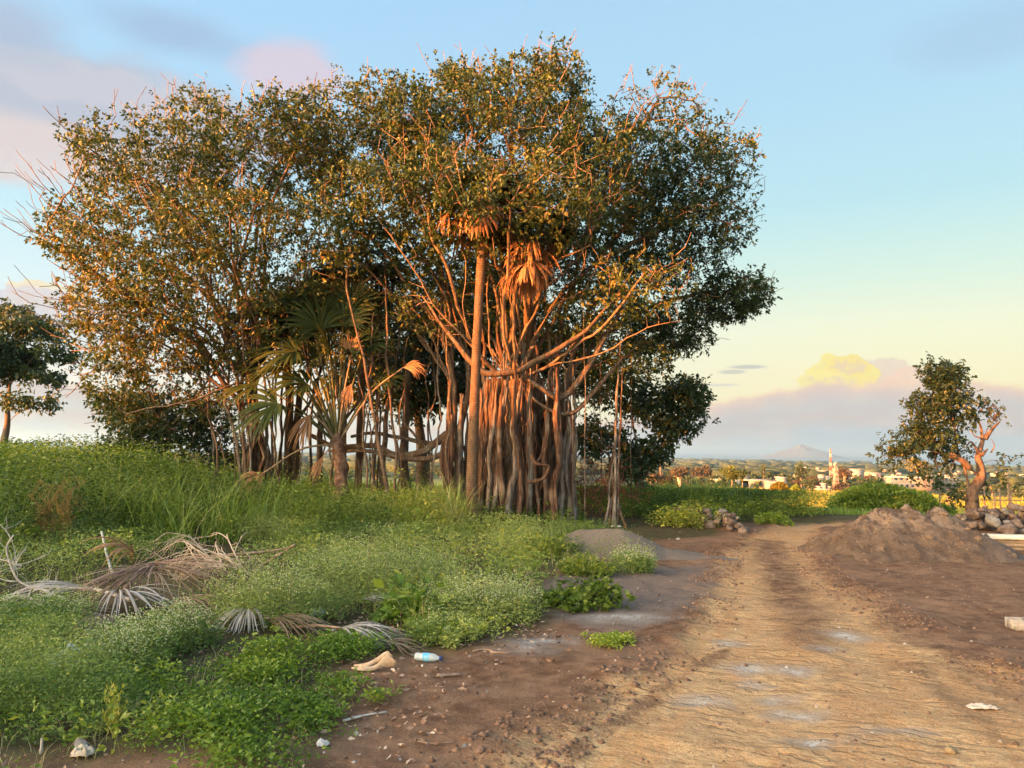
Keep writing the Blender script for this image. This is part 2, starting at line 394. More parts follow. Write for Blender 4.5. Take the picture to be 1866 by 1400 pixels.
def axis(lo, hi, c0, c1, step, g):
    a = list(np.arange(c0, c1, step)); s = step; v = a[-1]
    while v < hi: s *= g; v += s; a.append(v)
    s = step; v = c0; b = []
    while v > lo: s *= g; v -= s; b.append(v)
    return np.array(b[::-1] + a)
gx = axis(-30000, 30000, -6, 9, .05, 1.055); gy = axis(-3000, 6500, 2.6, 15, .045, 1.05)
GX, GY = np.meshgrid(gx, gy); fx, fy = GX.ravel(), GY.ravel()
M = ground_masks(fx, fy); gz = Hn(fx, fy, M)
fr = np.hypot(fx, fy); s_ = fx * SX + fy * SY
ny, nx_ = GX.shape; i = np.arange(ny - 1)[:, None] * nx_; j = np.arange(nx_ - 1)[None]
Q = np.stack([i + j, i + j + 1, i + nx_ + j + 1, i + nx_ + j], -1).reshape(-1, 4)
vegn = fbm(fx, fy, .5, 3, 31)
M['veg'] = sstep(14.5, 17, fy + (vegn - .5) * 3) * sstep(1e9, 0, fy) * 0
left_edge = G2([(0, 1372), (560, 1372), (560, 1330), (620, 1290), (700, 1270), (640, 1215), (760, 1190), (860, 1180), (960, 1150), (1000, 1100), (980, 1065), (1060, 1000), (1290, 975), (1300, 945), (1420, 958)])
vegpoly = np.vstack([[[-60, 3.5]], left_edge, [[9, 18.6], [14, 19.5], [16, 15.5], [60, 17], [150, 300], [-200, 300]]])
dv = dpoly(np.where(fr < 60, fx, 0), np.where(fr < 60, fy, 0), vegpoly)
M['veg'] = np.where(fr < 60, sstep(.25, -.25, dv + (vegn - .5) * .9), sstep(-5, 5, fy))
# cultivated strip (ripe yellow cane) beyond the near grass, green cane left of it
fieldR = [(13, 42), (20, 38), (70, 60), (200, 115), (60, 128), (22, 118), (16, 60)]
M['field'] = sstep(2, -2, dpoly(fx, fy, [(10.5, 31), (34, 29), (230, 60), (260, 150), (60, 132), (24, 120)])) * (fr < 400)
M['cane'] = sstep(3, -3, dpoly(fx, fy, [(-260, 60), (-20, 40), (11, 40), (21, 120), (10, 150), (-300, 170)])) * (fr < 500)
M['dist'] = np.clip(fr / 5000, 0, 2)
m, N, b, out = newmat('soil')
p = N.pos()
n0 = N.noise(p, .9, 5, .6); n1 = N.noise(p, 6, 6, .65); n2 = N.noise(p, 45, 4, .7); n3 = N.noise(p, 160, 2, .6)
tr = N.vec(N.mul(N.attr('along'), 1.0), N.mul(N.attr('across'), .42), 0.0)
wv = N.m('SINE', N.add(N.mul(N.attr('along'), 52), N.mul(N.noise(p, 5, 3, .6), 16))); wvm = N.mul(N.ss(.1, .9, wv), N.ss(.42, .6, N.noise(p, 1.7, 3, .6))); t1 = N.noise(tr, 14, 5, .7, .6); t2 = N.noise(tr, 38, 4, .7, .4); t3 = N.noise(N.vec(N.mul(N.attr('along'), .16), N.attr('across'), 4.0), 4.2, 3, .6)
soil = N.mix(N.ss(.3, .7, n1), (.11, .054, .030), (.27, .15, .088))
soil = N.mix(N.mul(N.ss(.42, .66, n0), .6), soil, (.31, .18, .11))
soil = N.mix(N.mul(N.ss(.58, .72, n2), .5), soil, (.30, .20, .14))
tan = N.mix(N.ss(.3, .6, t1), (.34, .19, .09), (.68, .42, .205))
tan = N.mix(N.mul(N.ss(.42, .66, t3), .7), tan, (.56, .28, .11)); tan = N.mix(N.mul(N.ss(.42, .66, n0), .6), tan, (.46, .26, .13)); tan = N.mix(N.mul(N.ss(.5, .68, N.noise(tr, 5, 5, .7)), .5), tan, (.25, .135, .07)); tan = N.mix(N.mul(N.ss(.5, .62, n2), .35), tan, (.62, .46, .28))
tan = N.mix(N.mul(N.ss(.53, .66, t2), .45), tan, (.17, .09, .045))
tan = N.mix(N.mul(wvm, .28), tan, (.24, .135, .07)); tan = N.mix(N.ss(.56, .66, N.noise(p, 85, 3, .7)), tan, (.20, .12, .07)); tan = N.mix(N.mul(N.ss(.6, .7, N.noise(p, 70, 3, .7)), .8), tan, (.74, .56, .34)); soil = N.mix(N.mul(N.ss(.55, .66, N.noise(p, 80, 3, .7)), .7), soil, (.07, .035, .02))
tf = N.ss(.2, .8, N.add(N.attr('tan'), N.mul(N.sub(N.add(N.mul(n1, .6), N.mul(n2, .4)), .5), 1.3)))
c = N.mix(tf, soil, tan)
grey = N.mix(N.ss(.3, .7, n2), (.12, .095, .082), (.27, .225, .20))
c = N.mix(N.mul(N.ss(.1, 1.0, N.add(N.attr('grey'), N.mul(N.sub(n1, .5), 1.3))), .6), c, grey)
ashf = N.ss(.50, .78, N.add(N.mul(N.attr('ash'), .42), N.mul(N.sub(N.add(N.mul(n2, .6), N.mul(t2, .4)), .25), .9)))
c = N.mix(N.mul(N.ss(.05, .7, N.attr('ash')), .5), c, (.33, .28, .24))
c = N.mix(N.mul(ashf, N.ss(.05, .3, N.attr('ash'))), c, (.60, .57, .53))
under = N.mix(N.ss(.4, .65, n1), (.06, .05, .025), (.05, .075, .02))
vegc = N.mix(N.ss(.35, .65, N.noise(p, .35, 3)), (.07, .115, .025), (.13, .16, .035))
dfac = N.ss(.0036, .0075, N.attr('dist'))
c = N.mix(N.mul(N.attr('veg'), .8), c, N.mix(dfac, under, vegc))
rows = N.noise(N.map(p, (.12, .9, .3)), 3.5, 4, .6)
fieldc = N.mix(N.ss(.35, .65, rows), (.28, .23, .035), (.46, .36, .06))
c = N.mix(N.attr('field'), c, fieldc)
c = N.mix(N.attr('cane'), c, N.mix(N.ss(.35, .65, rows), (.17, .25, .05), (.30, .36, .09)))
# far plain: parcels of fields, scrub and woods
vo = N.n('ShaderNodeTexVoronoi'); N.put(N.map(p, (.0022, .0065, 0)), vo.inputs['Vector']); vo.inputs['Scale'].default_value = 1.0
sv = N.n('ShaderNodeSeparateXYZ'); N.put(vo.outputs['Color'], sv.inputs[0])
plain = N.ramp(sv.outputs[0], [(0, (.035, .06, .03)), (.35, (.05, .08, .035)), (.5, (.13, .19, .06)), (.75, (.20, .27, .08)), (1, (.24, .24, .10))])
wood = N.ss(.46, .56, N.noise(N.map(p, (.5, 1, 1)), .004, 6, .65))
plain = N.mix(wood, plain, (.032, .055, .028))
c = N.mix(N.ss(.040, .062, N.attr('dist')), c, plain)
N.put(c, b.inputs['Base Color']); b.inputs['Roughness'].default_value = .95; b.inputs['Specular IOR Level'].default_value = .15
hh = N.add(N.mul(n2, .35), N.add(N.mul(n1, .5), N.mul(n3, .12))); hh = N.add(hh, N.mul(N.mul(tf, N.sub(t1, N.mul(wvm, .5))), .9))
N.put(N.bump(hh, .8, .035), b.inputs['Normal'])
tag(mesh('ground', np.stack([fx, fy, gz], 1), Q, m, None, M, True, (0, 0, 0)), kind='structure')
# sea
m, N, b, out = newmat('sea_water')
sp = N.n('ShaderNodeSeparateXYZ'); N.put(N.pos(), sp.inputs[0])
sh = N.ss(5150, 7200, N.m('SQRT', N.add(N.mul(sp.outputs[0], sp.outputs[0]), N.mul(sp.outputs[1], sp.outputs[1]))))
N.put(N.mix(sh, (.16, .42, .42), (.03, .10, .18)), b.inputs['Base Color']); b.inputs['Roughness'].default_value = .3
N.put(N.bump(N.noise(N.pos(), .02, 4), .3, 3), b.inputs['Normal'])
sx_ = np.array([-24000, -12000, 0, 12000, 24000.]); sy_ = np.array([4500, 9000, 15000, 24000, 30000.])
A, B = np.meshgrid(sx_, sy_); i = np.arange(4)[:, None] * 5; j = np.arange(4)[None]
tag(mesh('sea', np.stack([A.ravel(), B.ravel(), np.full(25, -60.)], 1), np.stack([i + j, i + j + 1, i + j + 6, i + j + 5], -1).reshape(-1, 4), m, None, None, True, (0, 0, -60)), kind='structure')
# island
ic = P(1462, 836, 9000); th = np.linspace(0, 2 * math.pi, 60, endpoint=False); V = []; rad = np.linspace(1, 0, 14)
for q in rad:
    nn = 1 + .18 * (fbm(np.cos(th) * 2 + 5, np.sin(th) * 2 + 5, 1.5, 3, 40) - .5)
    zt = 159 * (1 - q) ** 1.15 * (1 + .25 * (fbm(np.cos(th) * 3 + 9, np.sin(th) * 3 + q * 4, 1, 3, 41) - .5))
    V.append(np.stack([ic[0] + np.cos(th) * q * 540 * nn, ic[1] + np.sin(th) * q * 420 * nn, -62 + zt], 1))
V = np.concatenate(V); i = np.arange(13)[:, None] * 60; j = np.arange(60)[None]; k = (j + 1) % 60
tag(mesh('island_hill', V, np.stack([i + j, i + k, i + 60 + k, i + 60 + j], -1).reshape(-1, 4), simplemat('far_scrub', (.11, .13, .155), (.12, .14, .16), .01, 1, 0), None, None, True), kind='structure')
# sea air
hz, N, b, out = newmat('haze_air'); hz.node_tree.nodes.remove(b)
pv = N.n('ShaderNodeVolumePrincipled'); pv.inputs['Color'].default_value = (.36, .67, 1.0, 1); pv.inputs['Density'].default_value = 1.15e-4; pv.inputs['Anisotropy'].default_value = .3
hz.node_tree.links.new(pv.outputs[0], out.inputs['Volume'])
x0, x1, y0, y1, z0, z1 = -30500, 30500, -3600, 30500, -70, 125
V = np.array([(x, y, z) for z in (z0, z1) for y in (y0, y1) for x in (x0, x1)], float)
hb = tag(mesh('haze', V, np.array([[0, 2, 3, 1], [4, 5, 7, 6], [0, 1, 5, 4], [1, 3, 7, 5], [3, 2, 6, 7], [2, 0, 4, 6]]), hz, None, None, False, (0, 0, 0)), kind='stuff')
hb['label'] = 'thin pale sea haze over the plain'
# ------------------------------------------------------------------ trees
BARK = barkmat('fig_bark', (.075, .046, .030), (.165, .108, .073), (.115, .09, .07), spots=.35)
ROOTM = barkmat('aerial_root_bark', (.042, .020, .013), (.15, .085, .056), (.21, .155, .12), sc=(14, 14, 1.1), bump=.9)
ROOTG = barkmat('grey_root_bark', (.07, .052, .042), (.215, .17, .14), (.29, .25, .22), sc=(14, 14, 1.3), bump=.9)
TWIG = barkmat('twig_bark', (.16, .10, .065), (.26, .175, .12), bump=.2)
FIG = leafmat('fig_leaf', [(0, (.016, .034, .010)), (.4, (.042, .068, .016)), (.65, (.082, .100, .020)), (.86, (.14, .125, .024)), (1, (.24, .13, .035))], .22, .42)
DARKLEAF = leafmat('dark_leaf', [(0, (.022, .042, .017)), (.6, (.042, .070, .026)), (1, (.085, .11, .035))], .25, .4, spec=.4)
BRIGHTLEAF = leafmat('bright_leaf', [(0, (.04, .07, .016)), (.6, (.09, .12, .025)), (1, (.19, .19, .035))], .3, .45)
REDLEAF = leafmat('sparse_leaf', [(0, (.06, .07, .025)), (.5, (.16, .10, .04)), (1, (.30, .15, .06))], .25, .5)
def resample(pts, step, wob=0.0):
    pts = np.asarray(pts, float); s = smooth_line(pts, 60); L = np.concatenate([[0], np.cumsum(np.linalg.norm(np.diff(s, axis=0), axis=1))])
    n = max(2, int(L[-1] / step) + 1); t = np.linspace(0, L[-1], n)
    q = np.stack([np.interp(t, L, s[:, k]) for k in range(3)], 1)
    if wob:
        w_ = np.stack([fbm(t * 1.3 + random.random() * 99, t * 0 + k, 1, 3, 50 + k) - .5 for k in range(3)], 1) * wob * 2
        w_ *= np.minimum(1, np.minimum(t, L[-1] - t) / .5)[:, None]; q = q + w_
    return q
def fans(starts, att, n, cls=.5):
    out = []
    for k in range(n):
        a = np.array(random.choice(starts), float); b = att[rng.integers(len(att))]; h = b - a
        m1 = a + h * [.22, .25, .42] + rng.normal(size=3) * .15; m2 = a + h * [.6, .62, .78] + rng.normal(size=3) * .22
        out.append([a, m1, m2, b])
    return out
class Tree:
    def __init__(s, base_lines, step=.22, wob=.08):
        s.step = step; s.P = []; s.par = []
        for l in base_lines:
            q = resample(l, step, wob)
            if not s.P: s.P.append(q[0]); s.par.append(-1); last = 0
            else:
                A = np.array(s.P); last = int(np.argmin(((A - q[0]) ** 2).sum(1)))
            for v in q[1:]:
                s.P.append(v); s.par.append(last); last = len(s.P) - 1
    def grow(s, att, infl=3.0, kill=.32, iters=90, jit=.28, up=.02):
        att = np.asarray(att, float); P_ = np.array(s.P); par = list(s.par); step = s.step
        best = np.full(len(att), 1e9); own = np.zeros(len(att), int); alive = np.ones(len(att), bool); new0 = 0; owner_final = np.zeros(len(att), int)
        cnt = {}
        for it in range(iters):
            new = P_[new0:]
            for c0 in range(0, len(new), 400):
                ch = new[c0:c0 + 400]; d = np.sqrt(((att[:, None] - ch[None]) ** 2).sum(2)); k = d.argmin(1); dm = d[np.arange(len(att)), k]
                b = dm < best; best[b] = dm[b]; own[b] = new0 + c0 + k[b]
            new0 = len(P_)
            alive &= best > kill
            act = alive & (best < infl)
            if not act.any(): break
            o = own[act]; d = nrm(att[act] - P_[o]); u, inv = np.unique(o, return_inverse=True)
            D = np.zeros((len(u), 3)); np.add.at(D, inv, d); D = nrm(D) + rng.normal(size=D.shape) * jit * .5 + np.array([0, 0, up]); D = nrm(D)
            keep = np.array([cnt.get(int(q), 0) < 3 for q in u]); u = u[keep]; D = D[keep]
            if not len(u): break
            for q in u: cnt[int(q)] = cnt.get(int(q), 0) + 1
            P_ = np.vstack([P_, P_[u] + D * step]); par += list(u)
        s.P = P_; s.par = np.array(par); s.own = own; s.best = best; return s
    def spikes(s, cond, n, L=(.4, 1.1), center=None, frac=.5, upb=.5):
        """bare straight twigs out of the tips"""
        ch = np.zeros(len(s.P), int); np.add.at(ch, s.par[s.par >= 0], 1)
        tips = np.where((ch == 0) & cond(s.P))[0]; rng.shuffle(tips); P_ = list(s.P); par = list(s.par)
        for t in tips[:n]:
            d0 = nrm(nrm(s.P[t] - center) + np.array([0, 0, upb]) + rng.normal(size=3) * .28); l = rng.uniform(*L); m = max(3, int(l / .16)); last = t; bend = rng.normal(size=3) * .04
            for k in range(m):
                d0 = nrm(d0 + bend + rng.normal(size=3) * .05); P_.append(P_[last] + d0 * l / m); par.append(last); last = len(P_) - 1
                if k > 0 and random.random() < frac:
                    d1 = nrm(d0 + rng.normal(size=3) * .6); l2 = rng.uniform(.12, .4); q = last
                    for e in range(2):
                        P_.append(P_[q] + d1 * l2 / 2); par.append(q); q = len(P_) - 1; d1 = nrm(d1 + np.array([0, 0, .15]))
        s.P = np.array(P_); s.par = np.array(par); return s
    def radii(s, tip=.006, e=2.3, rmax=1.0):
        r = np.zeros(len(s.P)); a = np.zeros(len(s.P)); ch = np.zeros(len(s.P), int)
        np.add.at(ch, s.par[s.par >= 0], 1)
        order = np.arange(len(s.P))[::-1]
        acc = np.zeros(len(s.P))
        for i in order:
            v = tip ** e if acc[i] == 0 else acc[i] * 1.004
            acc[i] = v
            if s.par[i] >= 0: acc[s.par[i]] += v
        s.r = np.minimum(acc ** (1 / e), rmax); return s
    def chains(s):
        kids = [[] for _ in s.P]
        for i, p in enumerate(s.par):
            if p >= 0: kids[p].append(i)
        out = []; st = [(0, -1)]
        while st:
            i, p = st.pop(); c = [p, i] if p >= 0 else [i]
            while kids[i]:
                k = max(kids[i], key=lambda q: s.r[q])
                for q in kids[i]:
                    if q != k: st.append((q, i))
                c.append(k); i = k
            if len(c) > 1: out.append(c)
        return out
    def mesh(s, parent, bark, limb_r=.05, twigmat=None, limbname='limb', trunkname='trunk', maxlimbs=40, lump=.12):
        ch = s.chains(); first = True; small = MB(); limbs = []
        for c in ch:
            r = s.r[c].copy(); q = s.P[c]
            if c[0] == s.par[c[1]] and not first: r[0] = min(r[0], r[1] * 1.25)
            if first: limbs.append((9e9, q, r)); first = False; continue
            if r[1] > limb_r: limbs.append((r[1] * len(c), q, r))
            else:
                n = 5 if r[1] > .02 else (4 if r[1] > .01 else 3)
                V, Fq = tube(q, r, n, False); small.add(V, Fq)
        limbs.sort(key=lambda t: -t[0])
        for k, (_, q, r) in enumerate(limbs):
            V, Fq = tube(q, r, 12 if r.max() > .09 else 8, True, lump)
            if k < maxlimbs: mesh(trunkname if k == 0 else limbname, V, Fq, bark, parent, None, True)
            else: small.add(V, Fq)
        if small.n: small.build('twigs', twigmat or bark, parent, True)
def ell(px, py, Y, rx, ry, rY, n, shell=0.0):
    """n attraction points in an ellipsoid given by its place and angular size"""
    v = nrm(rng.normal(size=(n, 3))); r = rng.random(n) ** (1 / 3.) ; r = shell + (1 - shell) * r if shell else r
    v = v * r[:, None]; c = P(px, py, Y); k = Y / F * .995
    return np.stack([c[0] + v[:, 0] * rx * k, c[1] + v[:, 1] * rY, c[2] + v[:, 2] * ry * k], 1)
def crown(tree, att, dens, L, W, mat, parent, name='crown', scat=.16, vb=None, droop=.15, limit=None):
    near = tree.own; RS = 5; n = rng.poisson(dens / RS); idx = np.repeat(np.arange(len(att)), n)      # sprays of about five leaves round a twig tip
    ok = tree.best[idx] < .9; idx = idx[ok]
    t = rng.random(len(idx))[:, None] * .55
    base = tree.P[near[idx]] * (1 - t) + att[idx] * t + rng.normal(size=(len(idx), 3)) * scat * 1.25
    ax = nrm(base - tree.P[near[idx]] + rng.normal(size=(len(idx), 3)) * .12 + [0, 0, .03]); sz = rng.uniform(.7, 1.25, len(idx)); tone = rng.normal(size=len(idx)) * .08
    q = np.repeat(np.arange(len(idx)), RS); idx = idx[q]; k5 = np.tile(np.arange(RS), len(q) // RS)[:, None]
    pos = base[q] + ax[q] * (k5 - 2) * L * .28 + rng.normal(size=(len(q), 3)) * .008
    d = ax[q] * .7 + nrm(rng.normal(size=(len(q), 3))) * .95; d[:, 2] -= .22
    l = L * rng.uniform(.75, 1.2, len(idx)) * sz[q]
    V, T = leaves(pos, d, l, l * W / L, .2, droop)
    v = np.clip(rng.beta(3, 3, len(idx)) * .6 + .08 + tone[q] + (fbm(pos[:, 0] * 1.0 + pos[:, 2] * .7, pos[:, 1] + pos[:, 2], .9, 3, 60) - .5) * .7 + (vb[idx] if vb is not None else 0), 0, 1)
    return mesh(name, V, T, mat, parent, {'v': np.repeat(v, 4)})
def blobs(rows):
    A = []; D = []; B = []
    for r in rows:
        a = ell(*r[:7]); A.append(a); D.append(np.full(len(a), r[7], float)); B.append(np.full(len(a), r[8] if len(r) > 8 else 0.0))
    return np.concatenate(A), np.concatenate(D), np.concatenate(B)
def pl(*pts): return [P(*p) for p in pts]

# ---- the great banyan (right hand half of the grove)
base = P(945, 952, 16.4); base[2] = 0
banyan = thing('banyan_tree', 'great banyan with a wide curtain of aerial roots beside the dirt track', 'tree', base)
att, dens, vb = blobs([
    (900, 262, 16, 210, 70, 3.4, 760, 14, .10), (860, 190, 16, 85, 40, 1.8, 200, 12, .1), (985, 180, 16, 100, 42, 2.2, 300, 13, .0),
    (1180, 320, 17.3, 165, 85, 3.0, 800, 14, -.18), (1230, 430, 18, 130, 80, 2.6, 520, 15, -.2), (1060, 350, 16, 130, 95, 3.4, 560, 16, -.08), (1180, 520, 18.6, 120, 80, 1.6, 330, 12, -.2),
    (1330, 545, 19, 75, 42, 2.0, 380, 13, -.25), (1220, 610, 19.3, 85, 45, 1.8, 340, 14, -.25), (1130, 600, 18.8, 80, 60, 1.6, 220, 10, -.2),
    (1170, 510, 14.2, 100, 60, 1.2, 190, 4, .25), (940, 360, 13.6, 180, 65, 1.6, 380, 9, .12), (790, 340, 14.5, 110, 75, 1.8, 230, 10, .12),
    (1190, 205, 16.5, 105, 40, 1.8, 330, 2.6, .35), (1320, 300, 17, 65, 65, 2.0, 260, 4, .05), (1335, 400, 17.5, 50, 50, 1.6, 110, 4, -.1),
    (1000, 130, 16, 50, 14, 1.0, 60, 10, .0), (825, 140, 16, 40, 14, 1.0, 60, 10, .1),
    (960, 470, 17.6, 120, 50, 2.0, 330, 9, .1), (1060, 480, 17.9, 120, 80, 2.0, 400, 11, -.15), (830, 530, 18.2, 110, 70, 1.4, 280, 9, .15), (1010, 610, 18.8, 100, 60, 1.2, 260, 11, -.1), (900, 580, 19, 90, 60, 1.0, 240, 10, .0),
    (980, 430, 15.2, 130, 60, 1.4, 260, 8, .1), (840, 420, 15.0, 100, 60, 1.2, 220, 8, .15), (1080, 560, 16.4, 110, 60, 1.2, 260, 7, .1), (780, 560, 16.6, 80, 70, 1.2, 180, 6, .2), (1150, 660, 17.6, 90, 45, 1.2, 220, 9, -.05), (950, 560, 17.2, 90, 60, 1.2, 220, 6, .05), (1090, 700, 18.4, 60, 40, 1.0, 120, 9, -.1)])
lines = [pl((930, 950, 16.6), (935, 800, 16.6), (935, 700, 16.5)),
    pl((935, 700, 16.5), (900, 640, 16.4), (885, 560, 16.3), (890, 440, 16), (870, 300, 16)),
    pl((935, 700, 16.5), (935, 600, 16.8), (955, 480, 17), (960, 330, 17)),
    pl((935, 700, 16.5), (960, 640, 16.6), (990, 520, 16.9), (1040, 400, 17), (1090, 290, 17)),
    pl((935, 700, 16.5), (1000, 665, 16.2), (1075, 610, 15.6), (1130, 560, 15), (1180, 490, 14.4)),
    pl((935, 700, 16.5), (990, 610, 16.9), (1060, 500, 17.2), (1150, 400, 17.4), (1230, 330, 17.4)),
    pl((935, 700, 16.5), (870, 640, 16.0), (800, 560, 15.5), (740, 480, 15), (690, 400, 14.8)),
    pl((870, 640, 16.0), (820, 520, 15), (790, 420, 14.6), (780, 330, 14.5)),
    pl((935, 700, 16.5), (860, 600, 17.4), (770, 560, 18), (650, 520, 18), (560, 470, 17.6)),
    pl((935, 700, 16.5), (915, 600, 15.6), (925, 480, 14.6), (930, 370, 13.8)),
    pl((1010, 760, 17.2), (1030, 690, 17.5), (1090, 620, 18), (1180, 560, 18.6), (1300, 530, 19)),
    pl((1030, 690, 17.5), (1110, 660, 18.4), (1200, 620, 19.2)),
    pl((1030, 690, 17.5), (1080, 560, 17.8), (1180, 440, 18), (1290, 380, 17.8)),
    pl((1000, 665, 16.2), (1100, 640, 15.6), (1180, 600, 15.2), (1240, 585, 15.0)),
    pl((960, 640, 16.6), (1010, 560, 15.8), (1070, 520, 15.4), (1110, 450, 15)),
    pl((870, 640, 16), (845, 560, 15.2), (845, 470, 14.9), (820, 430, 14.6))]
lines += fans(pl((935, 690, 16.5), (925, 660, 16.4), (950, 650, 16.6), (1010, 700, 17.2)), att, 20)
T1 = Tree(lines, .2, .10).grow(att, 2.6, .34, 80)
T1.spikes(lambda p: (p[:, 2] > 8.3) | (p[:, 0] > 3.8), 300, (.15, .45), np.array([.5, 16.5, 4.5]), .4, .3)
T1.spikes(lambda p: (p[:, 1] < 15) & (p[:, 2] > 4) & (p[:, 2] < 7.6), 260, (.2, .5), np.array([1, 19, 3.5]), .5, .3)
T1.radii(.006, 2.1, .26)
T1.mesh(banyan, BARK, .042, TWIG)
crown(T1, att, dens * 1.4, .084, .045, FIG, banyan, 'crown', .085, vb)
# bowl-shaped low limbs at the crotch
for q, r in ((pl((770, 540, 15.6), (830, 625, 15.6), (880, 678, 15.6), (935, 680, 15.6), (985, 655, 15.7), (1040, 625, 15.7), (1110, 560, 15.5), (1160, 480, 15.4)), .062), (pl((940, 660, 16.2), (955, 685, 15.9), (985, 705, 15.7), (1020, 722, 15.9), (1055, 690, 16.1), (1110, 600, 16.6), (1150, 520, 17)), .065), (pl((950, 690, 16.0), (985, 735, 15.8), (1040, 752, 15.9), (1075, 720, 16.2), (1110, 680, 16.6), (1180, 610, 17)), .042)):
    q = resample(q, .12, .06); V, Fq = tube(q, r * np.interp(np.linspace(0, 1, len(q)), [0, .3, .6, 1], [.3, 1.05, 1.0, .12]), 12, True, .14); mesh('limb', V, Fq, BARK, banyan, None, True)
# curtain of aerial roots: many strands round an oval footprint
def root(px0, py0, px1, Y0, Y1, r, r0=None, flare=2.2, wob=.07, z1=None, braid=True, mat=ROOTM, par=banyan, py1=955):
    if par is not None and r > .02: py0 = py0 - random.uniform(10, 70); px0 = px0 + random.uniform(-8, 8)
    a = P(px0, py0, Y0); b = G(px1, py1); b = P(px1, py1, Y1); b[2] = -.08
    n = 26; t = np.linspace(0, 1, n)[:, None]; q = a * (1 - t) + b * t
    s_ = random.random() * 99; tt = t[:, 0]
    q[:, 0] += (fbm(tt * 4 + s_, tt * 0, 1, 3, 70) - .5) * wob * 2.6 * np.sin(np.pi * np.clip(tt * 1.1, 0, 1)) + (fbm(tt * 11 + s_, tt * 0, 1, 2, 73) - .5) * wob * .6
    q[:, 1] += (fbm(tt * 4 + s_, tt * 0 + 5, 1, 3, 71) - .5) * wob * 2
    rr = r * ((.35 + .65 * np.clip(tt / .3, 0, 1)) * (.8 + .2 * tt) + (flare - 1) * np.clip((tt - .82) / .18, 0, 1) ** 2) * (1 + .3 * (fbm(tt * 7 + s_, tt * 0, 1, 2, 72) - .5))
    mat = mat if random.random() < .62 else ROOTG; V, Fq = tube(q, rr, 9, True, .16, .35); mesh('aerial_root', V, Fq, mat, par, None, True)
    if braid and r > .03:       # a thinner strand that winds round the thick one and splits at the foot
        ph = tt * random.uniform(3, 7) + s_; off = np.stack([np.cos(ph), np.sin(ph), 0 * ph], 1) * (r * 1.05)
        k = int(n * random.uniform(.2, .55)); qq = (q + off)[k:]; qq[-6:, 0] += np.linspace(0, random.choice([-1, 1]) * random.uniform(.05, .16), 6)
        V, Fq = tube(qq, r * random.uniform(.3, .5), 7, True, .15); mesh('aerial_root', V, Fq, mat, par, None, True)
random.seed(3)
core = MB()
for px, py0, Y, r in ((905, 690, 16.75, .30), (940, 680, 17.0, .28), (975, 690, 17.3, .26), (1010, 720, 17.1, .24), (882, 710, 16.85, .18), (1030, 730, 17.0, .15)):
    q = resample([P(px, py0, Y), P(px, 950, Y) * [1, 1, 0] + [0, 0, -.1]], .2, .05); V, Fq = tube(q, r * np.linspace(.8, 1.15, len(q)), 16, True, .22, .3); core.add(V, Fq)
core.build('core_trunk', barkmat('old_bark', (.07, .038, .026), (.17, .10, .07), bump=1.0, sc=(16, 16, 1)), banyan, True)
for (a, b, Y, r) in ((945, 925, 15.75, .075), (925, 916, 15.85, .06), (962, 965, 15.9, .05), (905, 885, 16.0, .05), (935, 950, 15.6, .045), (968, 985, 15.9, .035), (912, 870, 16.1, .04), (930, 895, 15.9, .05), (900, 905, 16.05, .045), (890, 872, 16.2, .05), (1012, 1008, 15.8, .07), (1022, 1022, 15.9, .05), (1030, 1036, 16.0, .045), (1000, 990, 16.0, .05), (1038, 1043, 16.3, .035), (1010, 1000, 16.1, .05), (950, 940, 15.9, .04), (1018, 975, 16.2, .035), (1026, 1013, 15.75, .04)):
    root(a, 690 + random.uniform(-12, 30) + (35 if a > 1000 else 0), b, Y, Y - .12, r, wob=.10)
for k in range(58):
    px = 866 + 180 * random.random(); d = 1 - abs(px - 955) / 120; Y = 16.55 - .35 * d + random.uniform(-.1, .35)
    root(px, 700 + random.uniform(-20, 50), px + random.uniform(-16, 10), Y, Y, random.uniform(.010, .036), wob=.13, flare=1.6, braid=False)
for px, top, Y in ((958, 640, 15.5), (1064, 560, 15.4), (1042, 700, 15.8), (905, 600, 15.4), (1094, 610, 17), (735, 610, 17), (1150, 640, 17.6)):
    root(px, top, px + 2, Y, Y, .008, flare=1, wob=.03, braid=False)
for px0, top, px1, Y, r in ((912, 560, 908, 16.7, .05), (948, 520, 938, 16.6, .05), (985, 600, 975, 16.4, .04), (878, 600, 880, 16.6, .045)):
    root(px0, top, px1, Y, Y, r, wob=.16, flare=1.8)
# the tall root pair standing apart on the right (two slim stems with leaning prop roots)
for a, b, r, top in ((1128, 1118, .032, 640), (1140, 1126, .022, 660), (1124, 1102, .026, 800), (1126, 1110, .02, 740), (1122, 1142, .035, 880)):
    root(a, top, b, 16.6, 16.3, r, wob=.06, braid=False, py1=948)
q = resample(pl((968, 830, 15.4), (978, 845, 15.3), (1000, 850, 15.3), (990, 872, 15.4), (962, 880, 15.5)), .05); V, Fq = tube(q, .035, 8, True, .1); mesh('root_knot', V, Fq, ROOTM, banyan, None, True)
q = resample(pl((975, 848, 15.4), (998, 812, 15.4)), .05); V, Fq = tube(q, .025, 7, True, .1); mesh('root_knot', V, Fq, ROOTM, banyan, None, True)

